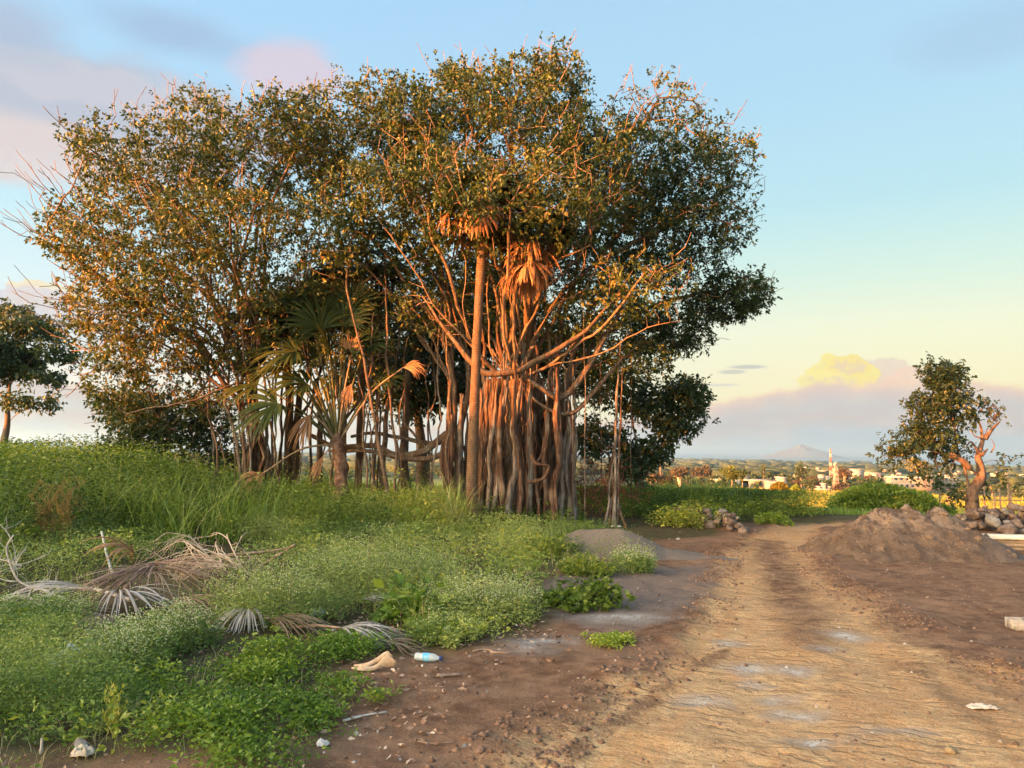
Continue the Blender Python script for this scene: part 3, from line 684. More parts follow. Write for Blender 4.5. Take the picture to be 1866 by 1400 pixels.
# ---- second banyan: left half of the grove
b2 = P(450, 893, 17.5); b2[2] = H0(b2[0], b2[1])
banyan2 = thing('banyan_tree', 'many-stemmed banyan whose sunlit crown fills the far side of the grove from the track', 'tree', b2)
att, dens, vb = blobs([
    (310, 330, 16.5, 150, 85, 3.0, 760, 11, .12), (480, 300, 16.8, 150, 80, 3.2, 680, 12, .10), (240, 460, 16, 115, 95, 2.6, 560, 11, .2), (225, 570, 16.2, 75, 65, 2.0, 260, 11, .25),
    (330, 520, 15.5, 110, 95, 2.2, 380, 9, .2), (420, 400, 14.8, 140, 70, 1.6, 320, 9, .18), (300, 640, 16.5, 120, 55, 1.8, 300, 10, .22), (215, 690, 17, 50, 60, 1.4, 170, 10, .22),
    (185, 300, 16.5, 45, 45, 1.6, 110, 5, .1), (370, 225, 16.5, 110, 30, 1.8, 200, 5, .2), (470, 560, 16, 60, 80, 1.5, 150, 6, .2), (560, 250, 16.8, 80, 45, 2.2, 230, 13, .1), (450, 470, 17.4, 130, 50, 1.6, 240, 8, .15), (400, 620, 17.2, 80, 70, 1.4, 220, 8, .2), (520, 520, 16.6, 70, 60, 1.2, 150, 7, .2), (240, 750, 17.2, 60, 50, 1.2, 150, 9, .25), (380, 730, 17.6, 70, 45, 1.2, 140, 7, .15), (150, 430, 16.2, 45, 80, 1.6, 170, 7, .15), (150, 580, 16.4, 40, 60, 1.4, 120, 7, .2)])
lines = [pl((470, 893, 17.4), (465, 800, 17.4), (455, 690, 17.3), (450, 560, 17.2), (440, 400, 17)),
    pl((455, 690, 17.3), (410, 600, 17), (370, 500, 16.8), (330, 400, 16.6), (300, 320, 16.5)),
    pl((455, 690, 17.3), (395, 640, 17), (330, 590, 16.7), (250, 520, 16.3)),
    pl((455, 690, 17.3), (470, 600, 16.6), (430, 500, 15.8), (420, 420, 15)),
    pl((450, 560, 17.2), (490, 450, 17), (520, 340, 16.9)),
    pl((465, 800, 17.4), (420, 720, 17.2), (350, 680, 17), (260, 650, 16.7)),
    pl((455, 690, 17.3), (500, 600, 17), (560, 500, 17.2), (590, 350, 17)),
    pl((410, 600, 17), (380, 520, 16), (340, 440, 15.4)),
    pl((420, 720, 17.2), (390, 620, 16.4), (320, 560, 15.8), (290, 500, 15.4))]
for a_ in (((430, 893, 17.2), (424, 800, 17.2), (405, 700, 17.0), (360, 600, 16.8), (300, 480, 16.5)), ((490, 893, 17), (500, 800, 17), (495, 700, 16.9), (520, 590, 16.8), (560, 430, 16.8)), ((410, 893, 17.6), (400, 800, 17.6), (360, 730, 17.5), (300, 680, 17.2)), ((505, 893, 17.4), (512, 790, 17.4), (500, 690, 17.3), (470, 540, 17), (480, 380, 16.9)), ((448, 893, 16.8), (440, 790, 16.8), (430, 690, 16.5), (390, 560, 16), (380, 420, 15.4)), ((478, 893, 16.9), (482, 800, 16.8), (455, 700, 16.6), (440, 600, 16.2), (460, 480, 15.8))): lines.append(pl(*a_))
lines += fans(pl((455, 690, 17.3), (410, 640, 17), (480, 660, 17), (440, 740, 17.2)), att, 26)
T2 = Tree(lines, .2, .1).grow(att, 2.6, .34, 80)
T2.spikes(lambda p: (p[:, 0] < -8.1) | (p[:, 2] > 7.6), 330, (.15, .5), np.array([-6.0, 16.5, 4.5]), .35, .35)
T2.spikes(lambda p: (p[:, 1] < 15.6) & (p[:, 2] < 7), 300, (.2, .55), np.array([-5.0, 20, 3.5]), .45, .4)
T2.radii(.006, 2.1, .2)
T2.mesh(banyan2, BARK, .042, TWIG)
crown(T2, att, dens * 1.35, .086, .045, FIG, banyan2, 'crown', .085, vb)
for px0, px1, Y, top, r in ((446, 452, 17, 720, .05), (470, 466, 17.1, 700, .055), (462, 458, 16.8, 760, .04), (488, 492, 17.2, 760, .035), (455, 440, 16.9, 720, .035), (476, 478, 16.8, 780, .05)):
    root(px0, top, px1, Y, Y, r, wob=.12, par=banyan2, py1=893, flare=1.4)

# ---- third stem group between the two (thick root-clasped stem, low sagging limbs)
b3 = P(832, 930, 17.0); b3[2] = 0
fig = thing('fig_tree', 'fig tree with a root-clasped trunk, just beside the tall ringed palm', 'tree', b3)
att, dens, vb = blobs([
    (640, 275, 17, 140, 70, 3.2, 560, 13, .12), (690, 360, 15.2, 110, 60, 1.8, 300, 10, .15), (600, 420, 16, 80, 50, 2.0, 190, 9, .15), (720, 215, 16.5, 100, 38, 2.2, 230, 12, .1), (740, 500, 18.2, 140, 60, 1.4, 300, 8, .15), (640, 520, 18.5, 100, 40, 1, 130, 8, .1),
    (560, 560, 18.4, 110, 55, 1.5, 220, 13, .2), (700, 600, 19.5, 120, 60, 1.2, 150, 9, .0), (760, 250, 16.2, 80, 55, 2.4, 240, 12, .1), (620, 520, 19.4, 130, 45, 1.0, 150, 10, .1), (680, 450, 16.4, 120, 50, 1.4, 260, 9, .2), (620, 560, 17.2, 90, 50, 1.0, 170, 8, .25), (760, 430, 15.8, 80, 50, 1.2, 160, 8, .2)])
lines = [pl((832, 930, 17), (832, 800, 17), (826, 700, 17), (812, 600, 17), (800, 480, 17), (770, 360, 17)),
    pl((832, 800, 17), (850, 700, 17.2), (840, 600, 17.4), (790, 500, 17.2), (700, 400, 16.4)),
    pl((826, 700, 17), (760, 600, 17.6), (690, 500, 17.6), (640, 400, 17.4), (620, 300, 17)),
    pl((812, 600, 17), (740, 520, 16.4), (680, 440, 15.8), (600, 400, 16)),
    pl((840, 640, 17.4), (780, 610, 18.4), (700, 600, 19.2)), pl((690, 500, 17.6), (610, 520, 18.4), (550, 555, 18.4))]
lines += fans(pl((826, 700, 17), (840, 640, 17.3), (810, 620, 17)), att, 16)
T3 = Tree(lines, .2, .1).grow(att, 2.8, .36, 80)
T3.spikes(lambda p: p[:, 2] > 8.6, 70, (.12, .35), np.array([-3, 16.5, 5]), .4, .4)
T3.radii(.006, 2.1, .17); T3.mesh(fig, BARK, .042, TWIG)
crown(T3, att, dens * 1.4, .084, .045, FIG, fig, 'crown', .085, vb)
for px0, px1, Y, top, r in ((820, 815, 16.9, 760, .09), (838, 842, 16.9, 770, .09), (850, 852, 17, 790, .06), (826, 830, 16.75, 800, .07), (845, 835, 16.8, 780, .05), (812, 822, 16.9, 790, .05)):
    root(px0, top, px1, Y, Y, r, wob=.06, par=fig, py1=945, flare=1.2)
for pts, r in (((( 815, 790, 17), (770, 822, 17), (720, 828, 17.2), (680, 812, 17.3), (620, 815, 17.5), (560, 790, 17.8)), .065), (((818, 820, 17), (780, 838, 16.9), (730, 835, 16.9), (680, 826, 17), (600, 822, 17.2)), .055), (((820, 800, 17.1), (790, 808, 17.4), (740, 800, 17.6), (690, 790, 17.8), (640, 796, 18)), .05), (((790, 838, 17), (765, 800, 17.2), (735, 770, 17.4)), .035)):
    q = resample(pl(*pts), .12, .06); V, Fq = tube(q, r * np.linspace(1.2, .7, len(q)), 10, True, .12); mesh('limb', V, Fq, BARK, fig, None, True)

random.seed(44)
for k in range(22):      # slim sunlit hanging roots between the stems
    px = random.uniform(520, 850); Y = random.uniform(15.9, 18.4); root(px + random.uniform(-25, 25), random.uniform(480, 640), px, Y, Y, random.uniform(.014, .03), wob=.22, par=fig, py1=905, flare=1.3, braid=False, mat=BARK)
for k in range(14):
    px = random.uniform(400, 530); Y = random.uniform(16.4, 18.2); root(px + random.uniform(-60, 30), random.uniform(500, 660), px, Y, Y, random.uniform(.016, .034), wob=.22, par=banyan2, py1=893, flare=1.3, braid=False, mat=BARK)
# ---- stems standing in the hollow, each with the piece of canopy it carries
def stem_tree(name, label, cat, pts, r, leafrows, mat=FIG, group=None, bark=BARK, L=.1, extra=(), step=.2, spk=0):
    q = pl(*pts); b = q[0].copy(); b[2] = H0(b[0], b[1]); q[0] = b - [0, 0, .1]
    t = thing(name, label, cat, b, group); att, dens, vb = blobs(leafrows)
    T = Tree([q] + [pl(*e) for e in extra], step, .06).grow(att, 3.2, .32 * step / .2, 70).radii(.006, 2.2, r)
    nb = min(len(T.r), len(resample(q, step))); T.r[:nb] = np.maximum(T.r[:nb], np.linspace(r, r * .22, nb))
    T.mesh(t, bark, .04, TWIG if bark is BARK else bark, maxlimbs=14)
    crown(T, att, dens, L, L * .52, mat, t, 'crown', .12, vb); return t
G1 = 'slim fig stems in the hollow of the grove'
stem_tree('slim_tree', 'dark fig stem with a knotted side, nearest the root-clasped fig in the hollow', 'tree', [(740, 905, 18.4), (738, 820, 18.4), (742, 720, 18.6), (760, 640, 18.8)], .15, [(770, 690, 20.5, 120, 60, 1.2, 170, 16, -.2), (720, 740, 20.8, 70, 40, .8, 80, 14, -.2)], DARKLEAF)
stem_tree('slim_tree', 'pale straight fig stem sunlit on one side behind the low spreading palm', 'tree', [(700, 900, 17.6), (698, 820, 17.6), (715, 700, 17.8), (730, 600, 18)], .09, [(640, 650, 20.6, 110, 45, 1.0, 130, 14, .0), (560, 640, 21, 80, 45, 1, 90, 14, .1)])
stem_tree('slim_tree', 'thin crooked stem rising from the grass between the low palm and the dark fig stem', 'tree', [(718, 900, 15.8), (690, 820, 15.7), (672, 720, 15.6), (650, 600, 15.5), (632, 520, 15.4), (640, 440, 15.3)], .05, [(600, 470, 15.2, 70, 40, .8, 60, 6, .2), (660, 400, 15, 60, 40, .8, 50, 6, .2)], spk=1)
stem_tree('slim_tree', 'slender twin-forked stem in front of the second fig clump, leaves glowing in the low sun', 'tree', [(690, 890, 16.2), (680, 840, 16.2), (672, 760, 16.2), (655, 700, 16.3)], .035, [(640, 640, 16.4, 60, 35, .8, 50, 7, .2)])
for k, (px, Y, r, lab) in enumerate(((540, 17.9, .085, 'thick bare prop root standing between the fan palm leaves and the far plain'), (584, 18.2, .065, 'bare prop root with a shredded brown palm boot near its top'), (566, 18.5, .03, 'thin dark prop root, slimmest of those standing in the hollow'), (626, 18.6, .06, 'short reddish prop root behind the heart of the low palm'))):
    b = P(px, 893, Y); b[2] = H0(b[0], b[1]); t = thing('prop_root', lab, 'prop root', b)
    q = resample([b - [0, 0, .1], P(px - 1, 840, Y), P(px, 770, Y), P(px + 8 * (-1) ** k, 690, Y)], .15, .04); V, Fq = tube(q, r * np.linspace(1.25, .8, len(q)), 10, True, .14); mesh('trunk', V, Fq, BARK, t, None, True)
    q = resample([P(px, 770, Y), P(px + 30, 720, Y + .2), P(px + 50, 650, Y + .3)], .15, .04); V, Fq = tube(q, r * .5 * np.linspace(1, .6, len(q)), 7, True, .14); mesh('limb', V, Fq, BARK, t, None, True)

# ---- trees behind
stem_tree('leafy_tree', 'broad dark tree filling the shade at the back of the hollow', 'tree', [(770, 880, 22), (768, 820, 22), (760, 740, 22), (750, 660, 22)], .2,
    [(620, 560, 22, 110, 55, 1.6, 260, 15, .1), (720, 620, 22, 110, 60, 1.4, 300, 15, .0), (830, 590, 22, 100, 70, 1.4, 300, 15, -.1), (770, 700, 21.8, 85, 60, 1.2, 260, 15, -.1), (530, 600, 22, 70, 60, 1.4, 170, 12, .15), (900, 540, 22, 90, 70, 1.2, 240, 14, -.1), (850, 690, 22, 50, 60, 1.0, 150, 12, -.1), (640, 700, 22, 60, 45, 1, 140, 11, .1), (940, 640, 22, 80, 50, 1.2, 200, 15, -.1), (1030, 650, 22, 70, 60, 1.2, 180, 15, -.15)], FIG, L=.15, step=.28,
    extra=[((760, 740, 22), (700, 660, 22), (620, 590, 22)), ((760, 740, 22), (820, 660, 22), (880, 590, 22))])
stem_tree('mango_tree', 'dark glossy broadleaf tree behind the banyan with rounded leaf clumps over the far plain', 'tree', [(1175, 915, 20.5), (1165, 880, 20.5), (1140, 830, 20.6), (1110, 790, 20.8)], .17,
    [(1250, 715, 20.5, 38, 22, 1.0, 150, 17), (1225, 780, 20.6, 34, 28, 1.0, 130, 15), (1180, 740, 20.8, 55, 30, 1.2, 170, 12), (1120, 700, 21, 80, 40, 1.2, 170, 13), (1270, 750, 20.4, 22, 14, .6, 40, 13), (1190, 830, 20.5, 30, 14, .6, 50, 12), (1085, 800, 20.6, 60, 35, 1.2, 150, 18), (1170, 820, 20.6, 50, 25, 1, 90, 18), (1150, 860, 20.4, 40, 25, .8, 60, 14)], DARKLEAF, L=.12,
    extra=[((1175, 880, 20.5), (1190, 830, 20.5), (1215, 800, 20.5), (1245, 740, 20.5)), ((1165, 880, 20.5), (1120, 840, 20.2), (1060, 790, 20)), ((1175, 880, 20.5), (1160, 800, 20.7), (1150, 720, 20.8))])
stem_tree('leafy_tree', 'low dark bushy tree under the outer edge of the grove', 'tree', [(332, 880, 18.5), (335, 840, 18.5), (325, 800, 18.6)], .07,
    [(330, 790, 18.5, 80, 34, 1.6, 260, 11), (250, 810, 18.5, 50, 36, 1.4, 150, 11), (300, 740, 18.8, 70, 40, 1.4, 170, 14), (390, 760, 18.8, 50, 45, 1.2, 130, 12), (240, 750, 18.6, 50, 40, 1.2, 120, 14, .2), (420, 830, 19, 50, 30, 1.0, 90, 14), (215, 840, 18.5, 30, 20, 1.0, 50, 14)], DARKLEAF)
stem_tree('leafy_tree', 'round-crowned tree standing alone beyond the weeds at the edge of the view', 'tree', [(3, 800, 30), (12, 770, 30), (15, 735, 30), (18, 700, 30)], .2,
    [(5, 650, 30, 45, 42, 2.2, 330, 22), (60, 595, 30.5, 42, 20, 2.0, 150, 14, .35), (100, 640, 30.5, 34, 22, 1.8, 120, 10, .35), (85, 690, 30.5, 30, 16, 1.6, 80, 9, .35), (60, 735, 30, 50, 12, 1.6, 110, 9, .25), (-60, 640, 30, 70, 70, 3, 300, 20), (20, 570, 31, 40, 18, 1.6, 70, 16, .3)], DARKLEAF, L=.17, step=.3,
    extra=[((12, 770, 30), (40, 750, 30), (75, 738, 30)), ((15, 735, 30), (-30, 680, 30), (-60, 640, 30)), ((18, 700, 30), (60, 650, 30), (80, 610, 30.4))])
rt_ = stem_tree('gnarled_tree', 'gnarled half-bare tree standing behind the soil heap beside the loose stones', 'tree', [(1776, 955, 19.6), (1770, 905, 19.6), (1786, 870, 19.6), (1786, 830, 19.6), (1792, 800, 19.6)], .20,
    [(1720, 684, 19.6, 30, 14, .6, 190, 11), (1738, 722, 19.6, 24, 18, .6, 130, 9), (1690, 738, 19.7, 32, 20, .7, 150, 10), (1742, 765, 19.8, 26, 20, .6, 110, 7), (1690, 790, 19.7, 40, 24, .7, 220, 10), (1640, 818, 19.5, 26, 9, .5, 80, 10), (1622, 838, 19.4, 14, 10, .4, 36, 7), (1725, 822, 19.9, 36, 9, .5, 80, 10), (1792, 750, 19.8, 18, 8, .4, 36, 6), (1700, 866, 19.6, 36, 6, .4, 50, 7), (1742, 902, 19.8, 16, 10, .5, 44, 7), (1806, 882, 19.8, 16, 10, .5, 30, 5), (1845, 848, 19.6, 20, 18, .4, 24, 5), (1758, 850, 19.9, 14, 24, .4, 30, 5)], DARKLEAF, bark=barkmat('gnarled_bark', (.085, .055, .04), (.17, .115, .085), (.13, .10, .085), sc=(5, 5, 2.5), bump=1.0), L=.10,
    extra=[((1786, 870, 19.6), (1760, 850, 19.5), (1720, 828, 19.5), (1680, 820, 19.4), (1640, 830, 19.3)), ((1770, 905, 19.6), (1750, 840, 19.7), (1740, 780, 19.7), (1722, 700, 19.6)), ((1792, 800, 19.6), (1800, 780, 19.6), (1812, 775, 19.6), (1823, 768, 19.6)), ((1792, 800, 19.6), (1785, 770, 19.6), (1770, 745, 19.6), (1735, 735, 19.6)), ((1800, 780, 19.6), (1812, 760, 19.6), (1808, 738, 19.6), (1822, 728, 19.6)), ((1786, 830, 19.6), (1774, 810, 19.5), (1762, 812, 19.4))], step=.16)
for pts, r in ((((1810, 765, 19.6), (1818, 748, 19.6), (1808, 735, 19.6)), .026), (((1788, 830, 19.5), (1800, 818, 19.5)), .05), (((1795, 800, 19.6), (1806, 785, 19.6), (1822, 768, 19.6)), .05), (((1790, 810, 19.6), (1788, 780, 19.6), (1776, 752, 19.6)), .042), (((1786, 828, 19.6), (1770, 806, 19.5), (1760, 815, 19.4)), .035)):
    q = resample(pl(*pts), .06, .03); V, Fq = tube(q, r * np.linspace(1.1, .3, len(q)), 10, True, .16); mesh('dead_limb', V, Fq, bpy.data.materials['gnarled_bark'], rt_, None, True)
q = resample(pl((1730, 828, 19.5), (1756, 842, 19.4), (1768, 855, 19.4)), .08, .04); V, Fq = tube(q, .07, 9, True, .2); mesh('limb', V, Fq, bpy.data.materials['gnarled_bark'], rt_, None, True)

mb = MB()
for a_ in (((1812, 765, 19.6), (1824, 757, 19.6), (1822, 748, 19.6), (1830, 742, 19.5)), ((1800, 745, 19.6), (1812, 740, 19.6), (1820, 752, 19.7), (1822, 764, 19.6)), ((1786, 750, 19.6), (1796, 735, 19.6), (1790, 722, 19.6)), ((1806, 825, 19.6), (1812, 812, 19.6), (1806, 800, 19.6)), ((1815, 768, 19.6), (1806, 758, 19.6), (1800, 742, 19.5)), ((1776, 752, 19.6), (1768, 740, 19.6), (1750, 736, 19.6)), ((1790, 800, 19.5), (1774, 792, 19.5), (1768, 775, 19.6))):
    q = resample(pl(*a_), .05, .05); V, Fq = tube(q, .022 * np.linspace(1, .25, len(q)), 6, True); mb.add(V, Fq)
mb.build('dead_twigs', bpy.data.materials['gnarled_bark'], rt_, True)
# ------------------------------------------------------------------ fan palms
PALMGREEN = leafmat('palm_leaf', [(0, (.016, .030, .009)), (.6, (.036, .054, .014)), (1, (.09, .09, .022))], .15, .55, spec=.2)
PALMDRY = leafmat('dry_palm_leaf', [(0, (.16, .09, .05)), (.6, (.30, .20, .12)), (1, (.46, .34, .24))], .2, .6)
PALMTAN = leafmat('dead_skirt_leaf', [(0, (.20, .09, .04)), (.6, (.32, .16, .075)), (1, (.42, .24, .12))], .2, .6)
PALMGREY = leafmat('bleached_palm_leaf', [(0, (.22, .18, .15)), (.6, (.44, .38, .33)), (1, (.66, .60, .55))], .1, .7)
PETIOLE = simplemat('petiole', (.07, .075, .022), (.13, .11, .04), 8, .5, .2)
PETDRY = simplemat('dry_petiole', (.20, .13, .08), (.33, .24, .16), 8, .8, .3)
def fan(hub, out, up, L, spread=R(200), n=34, droop=.6, wseg=1.7, fuse=.5, twist=.15, fold=.25, ground=None):
    """pleated fan blade: segments joined near the hub, free and hanging at the tips"""
    out = nrm(np.asarray(out, float)); side = nrm(np.cross(out, np.asarray(up, float))); upv = np.cross(side, out)
    mb = MB(); K_ = 7
    for k in range(n):
        a = (k / (n - 1) - .5) * spread; l = L * (1 - .28 * abs(a / (spread / 2)) ** 2) * random.uniform(.88, 1.08)
        d = out * math.cos(a) + side * math.sin(a) + upv * (random.uniform(-1, 1) * twist + (fold * (1 - math.cos(a)))); d = nrm(d)
        half = 2 * math.sin(spread / (n - 1) / 2) * .5 * wseg; pts = []; sd = nrm(np.cross(d, upv)); dirn = d.copy(); c = np.array(hub, float); t0 = 0
        dr = droop * random.uniform(.6, 1.4); swirl = nrm(rng.normal(size=3)) * .12
        rows = []
        for q in range(K_ + 1):
            t = q / K_; wd = max(half * l * min(t, fuse) * 1.0, .0025) * (1.0 if t < fuse else max(.05, 1 - ((t - fuse) / (1 - fuse)) ** 1.3)); 
            rows += [c - sd * wd, c + upv * wd * .5, c + sd * wd]
            if t >= fuse * .6: dirn = nrm(dirn + np.array([0, 0, -1.0]) * dr * .32 + swirl * (.5 if t > .5 else 0))
            c = c + dirn * l / K_
            if ground is not None and c[2] < ground + .015: c[2] = ground + random.uniform(.01, .04); dirn[2] = abs(dirn[2]) * .1
        V = np.array(rows); i = np.arange(K_)[:, None] * 3
        Q = np.concatenate([i + np.array([[0, 1, 4, 3]]), i + np.array([[1, 2, 5, 4]])])
        mb.add(V, Q, v=np.clip(.5 + rng.normal() * .2 + np.repeat(np.linspace(-.1, .2, K_ + 1), 3), 0, 1))
    return mb
def frond(parent, base_, hub, out, L, mat=PALMGREEN, pmat=None, name='frond', sag=.12, **kw):
    base_ = np.asarray(base_, float); hub = np.asarray(hub, float); mid = (base_ + hub) / 2 + [0, 0, np.linalg.norm(hub - base_) * sag]
    q = smooth_line([base_, mid, hub], 10); V, Fq = tube(q, np.linspace(.028, .012, 10), 6)
    up = kw.pop('up', (0, 0, 1)); b = fan(hub, out, up, L, **kw); o = b.build(name, mat, parent, False)
    o2 = mesh('petiole', V, Fq, pmat or PETIOLE, o, None, True)
    return o
# tall ringed palm in front of the banyan
pb = P(862, 940, 15.0); pb[2] = 0
RINGB = barkmat('ringed_palm_bark', (.11, .062, .036), (.17, .105, .065), (.13, .095, .07), sc=(10, 10, 5), bump=.4, rings=130)
palm = thing('fan_palm', 'tall slim fan palm with a ringed trunk leaning against the banyan canopy', 'palm', pb)
q = resample([pb - [0, 0, .1], P(860, 860, 15.0), P(866, 700, 14.95), P(872, 560, 14.9), P(880, 430, 14.85), P(882, 400, 14.85)], .07, .015)
V, Fq = tube(q, np.interp(np.linspace(0, 1, len(q)), [0, .06, .3, .7, 1], [.14, .12, .10, .085, .10]), 14, True, .02); mesh('trunk', V, Fq, RINGB, palm, None, True)
head = q[-1]
random.seed(11)
for k in range(15):
    a = k * 2.4; rad = random.uniform(.3, .75); hub = head + np.array([math.cos(a) * rad, math.sin(a) * rad - .1, random.uniform(-.05, .55)])
    frond(palm, head + [0, 0, -.05], hub, [math.cos(a), math.sin(a), .15], random.uniform(.6, .8), n=26, droop=.55)
for k in range(16):
    a = -math.pi * .9 + k * .36; rad = random.uniform(.2, .8); hub = head + np.array([math.cos(a) * rad - .18, math.sin(a) * rad - .1, random.uniform(-.12, .15)])
    frond(palm, head + [0, 0, -.15], hub, [math.cos(a) * .5, math.sin(a) * .5, -.8], random.uniform(.45, .75), PALMTAN, PETDRY, 'dead_frond', n=15, droop=1.1, spread=R(random.uniform(70, 160)), twist=.45, up=(math.cos(a), math.sin(a), .3))
# second palm, only its hanging skirt shows
pb = P(975, 900, 17.4); pb[2] = 0
palm2 = thing('fan_palm', 'fan palm among the banyan limbs showing a skirt of hanging dead fronds', 'palm', pb)
q = resample([pb, P(972, 760, 17.3), P(962, 620, 16.6), P(964, 540, 15.8), P(968, 470, 15.0)], .08, .02); V, Fq = tube(q, np.linspace(.11, .09, len(q)), 12, True, .04); mesh('trunk', V, Fq, RINGB, palm2, None, True)
head = q[-1]
for k in range(18):
    a = -math.pi + k * .4; rad = random.uniform(.08, .42); hub = head + np.array([math.cos(a) * rad, math.sin(a) * rad - .1, random.uniform(-.35, .55)])
    frond(palm2, head + [0, 0, -.1], hub, [math.cos(a) * .4, math.sin(a) * .4, -1], random.uniform(.3, .75), PALMTAN, PETDRY, 'dead_frond', n=13, droop=1.0, spread=R(random.uniform(60, 150)), twist=.5, up=(math.cos(a), math.sin(a), .2))
for k in range(9):
    a = k * .75; hub = head + np.array([math.cos(a) * .5, math.sin(a) * .5, random.uniform(.2, .7)]); frond(palm2, head, hub, [math.cos(a), math.sin(a), .2], .65, n=24, droop=.6)
# low spreading palm in the hollow
pb = P(622, 905, 16.2); pb[2] = H0(pb[0], pb[1])
palm3 = thing('fan_palm', 'low fan palm with long stalks fanning out from a thick boot-covered heart', 'palm', pb)
q = resample([pb - [0, 0, .1], P(622, 850, 16.2), P(615, 815, 16.2), P(612, 790, 16.2)], .06, .02)
V, Fq = tube(q, np.linspace(.17, .10, len(q)), 12, True, .25, .8); mesh('trunk', V, Fq, barkmat('palm_boot_bark', (.12, .06, .04), (.26, .16, .11), bump=1, sc=(5, 5, 9)), palm3, None, True)
head = P(615, 810, 16.2)
for (hx, hy, Y, ox, oy, oz, L, m_) in ((540, 640, 16.0, -1, -.2, -.2, 1.0, 0), (505, 735, 15.6, -1, -.3, -.55, 1.15, 0), (585, 600, 16.2, -.4, 0, .6, .95, 0), (640, 640, 16.2, .3, -.2, .3, .8, 1), (625, 590, 16.6, .1, .2, .9, .9, 0),
    (560, 700, 15.9, -.9, -.3, .1, .9, 0), (520, 670, 16.4, -1, .2, .1, .95, 0), (665, 630, 16.3, .7, .2, .5, .8, 0), (570, 655, 16.6, -.6, .3, .3, .9, 0), (600, 640, 15.8, -.2, -.4, .6, .8, 0),
    (500, 630, 16.6, -1, .2, -.1, .9, 0), (470, 700, 16.4, -1, 0, -.3, .95, 0), (530, 600, 16.8, -.7, .2, .4, .9, 0), (690, 690, 16.4, .9, 0, .2, .7, 0), (640, 560, 16.8, .2, .2, .9, .85, 0), (480, 660, 16.8, -1, .1, 0, .9, 0), (560, 560, 16.9, -.4, .2, .8, .9, 0)):
    frond(palm3, head, P(hx, hy, Y), [ox, oy, oz], L, n=32, droop=.5, sag=.06, up=(0, -.6, 1))
for (hx, hy, Y, ox, oz, L, sp) in ((565, 755, 15.7, -.45, -1, .8, 70), (735, 670, 15.9, 1, .15, .55, 60), (640, 650, 15.8, .1, .9, .55, 80), (590, 830, 16.0, -.5, -1, .6, 40), (480, 862, 15.6, -1, -.9, .8, 90), (640, 700, 16, -.3, -1, .5, 60)):
    frond(palm3, head, P(hx, hy, Y), [ox, -.2, oz], L, PALMTAN, PETDRY, 'dead_frond', n=22, droop=.9, spread=R(sp), up=(0, -1, .3))
# climbing palm heads in the shade behind
for px, py, Y, lab in ((520, 580, 17.8, 'shaded fan palm whose green fans hang among the fig stems'), (650, 500, 18.4, 'dark fan palm head deep under the canopy in the middle of the grove')):
    b = P(px, 890, Y); b[2] = H0(b[0], b[1]); t = thing('fan_palm', lab, 'palm', b); head = P(px, py, Y)
    q = resample([b, (b + head) / 2 + [.1, 0, 0], head], .1, .03); V, Fq = tube(q, .085, 10, True, .1); mesh('trunk', V, Fq, RINGB, t, None, True)
    for k in range(16):
        a = k * 2.4; r_ = random.uniform(.5, 1.0); hub = head + np.array([math.cos(a) * r_, math.sin(a) * r_, random.uniform(-.4, .6)]); frond(t, head, hub, [math.cos(a), math.sin(a), -.1], random.uniform(.7, .9), n=26, droop=.6)
# ------------------------------------------------------------------ weeds, grass and herbs (nobody could count them)
WEED = leafmat('weed_leaf', [(0, (.045, .080, .014)), (.4, (.13, .19, .025)), (.7, (.28, .32, .045)), (1, (.48, .42, .09))], .3, .5)
WEEDB = leafmat('feathery_weed_leaf', [(0, (.06, .12, .034)), (.5, (.17, .25, .06)), (1, (.40, .43, .14))], .3, .55)
GRASS = leafmat('grass_blade', [(0, (.08, .14, .025)), (.5, (.20, .29, .05)), (.85, (.34, .40, .10)), (1, (.52, .44, .20))], .3, .5)
LUSH = leafmat('bright_herb_leaf', [(0, (.06, .12, .018)), (.5, (.16, .25, .03)), (1, (.34, .38, .06))], .32, .45)
FLOWER = simplemat('weed_flower', (.58, .60, .36), (.46, .50, .26), 30, .8, 0)
STEM = simplemat('weed_stem', (.13, .17, .05), (.22, .20, .09), 8, .7, 0)
LITTER = leafmat('fallen_leaf', [(0, (.13, .065, .04)), (.5, (.26, .15, .10)), (.85, (.40, .28, .21)), (1, (.60, .52, .44))], .05, .8)
def scatter(n, poly, dens=None):
    poly = np.asarray(poly); lo = poly.min(0); hi = poly.max(0); p = rng.random((n, 2)) * (hi - lo) + lo; k = inpoly(p[:, 0], p[:, 1], poly); p = p[k]
    if dens is not None: p = p[rng.random(len(p)) < dens(p[:, 0], p[:, 1])]
    return p[:, 0], p[:, 1]
CLEAR = []
for px, py, rx, ry in ((285, 1075, 120, 38), (200, 1125, 120, 26), (200, 1165, 80, 22), (360, 1030, 75, 30), (160, 1215, 42, 22), (470, 1170, 90, 22), (620, 1180, 110, 20), (655, 1120, 45, 12), (690, 1225, 50, 18), (100, 1100, 90, 10), (780, 1205, 30, 12), (450, 1020, 60, 14)):
    c = G(px, py); CLEAR.append((c[0], c[1], 1.12 * rx * np.hypot(c[0], c[1]) / F, abs(G(px, py - ry)[1] - G(px, py + ry)[1]) / 2 * 1.2))
def clear(x, y):
    k = np.ones(np.shape(x))
    for a, b, rx, ry in CLEAR: k = k * sstep(.75, 1.25, np.hypot((x - a) / rx, (y - b) / ry) + (fbm(x, y, 3, 2, 77) - .5) * .4)
    return k
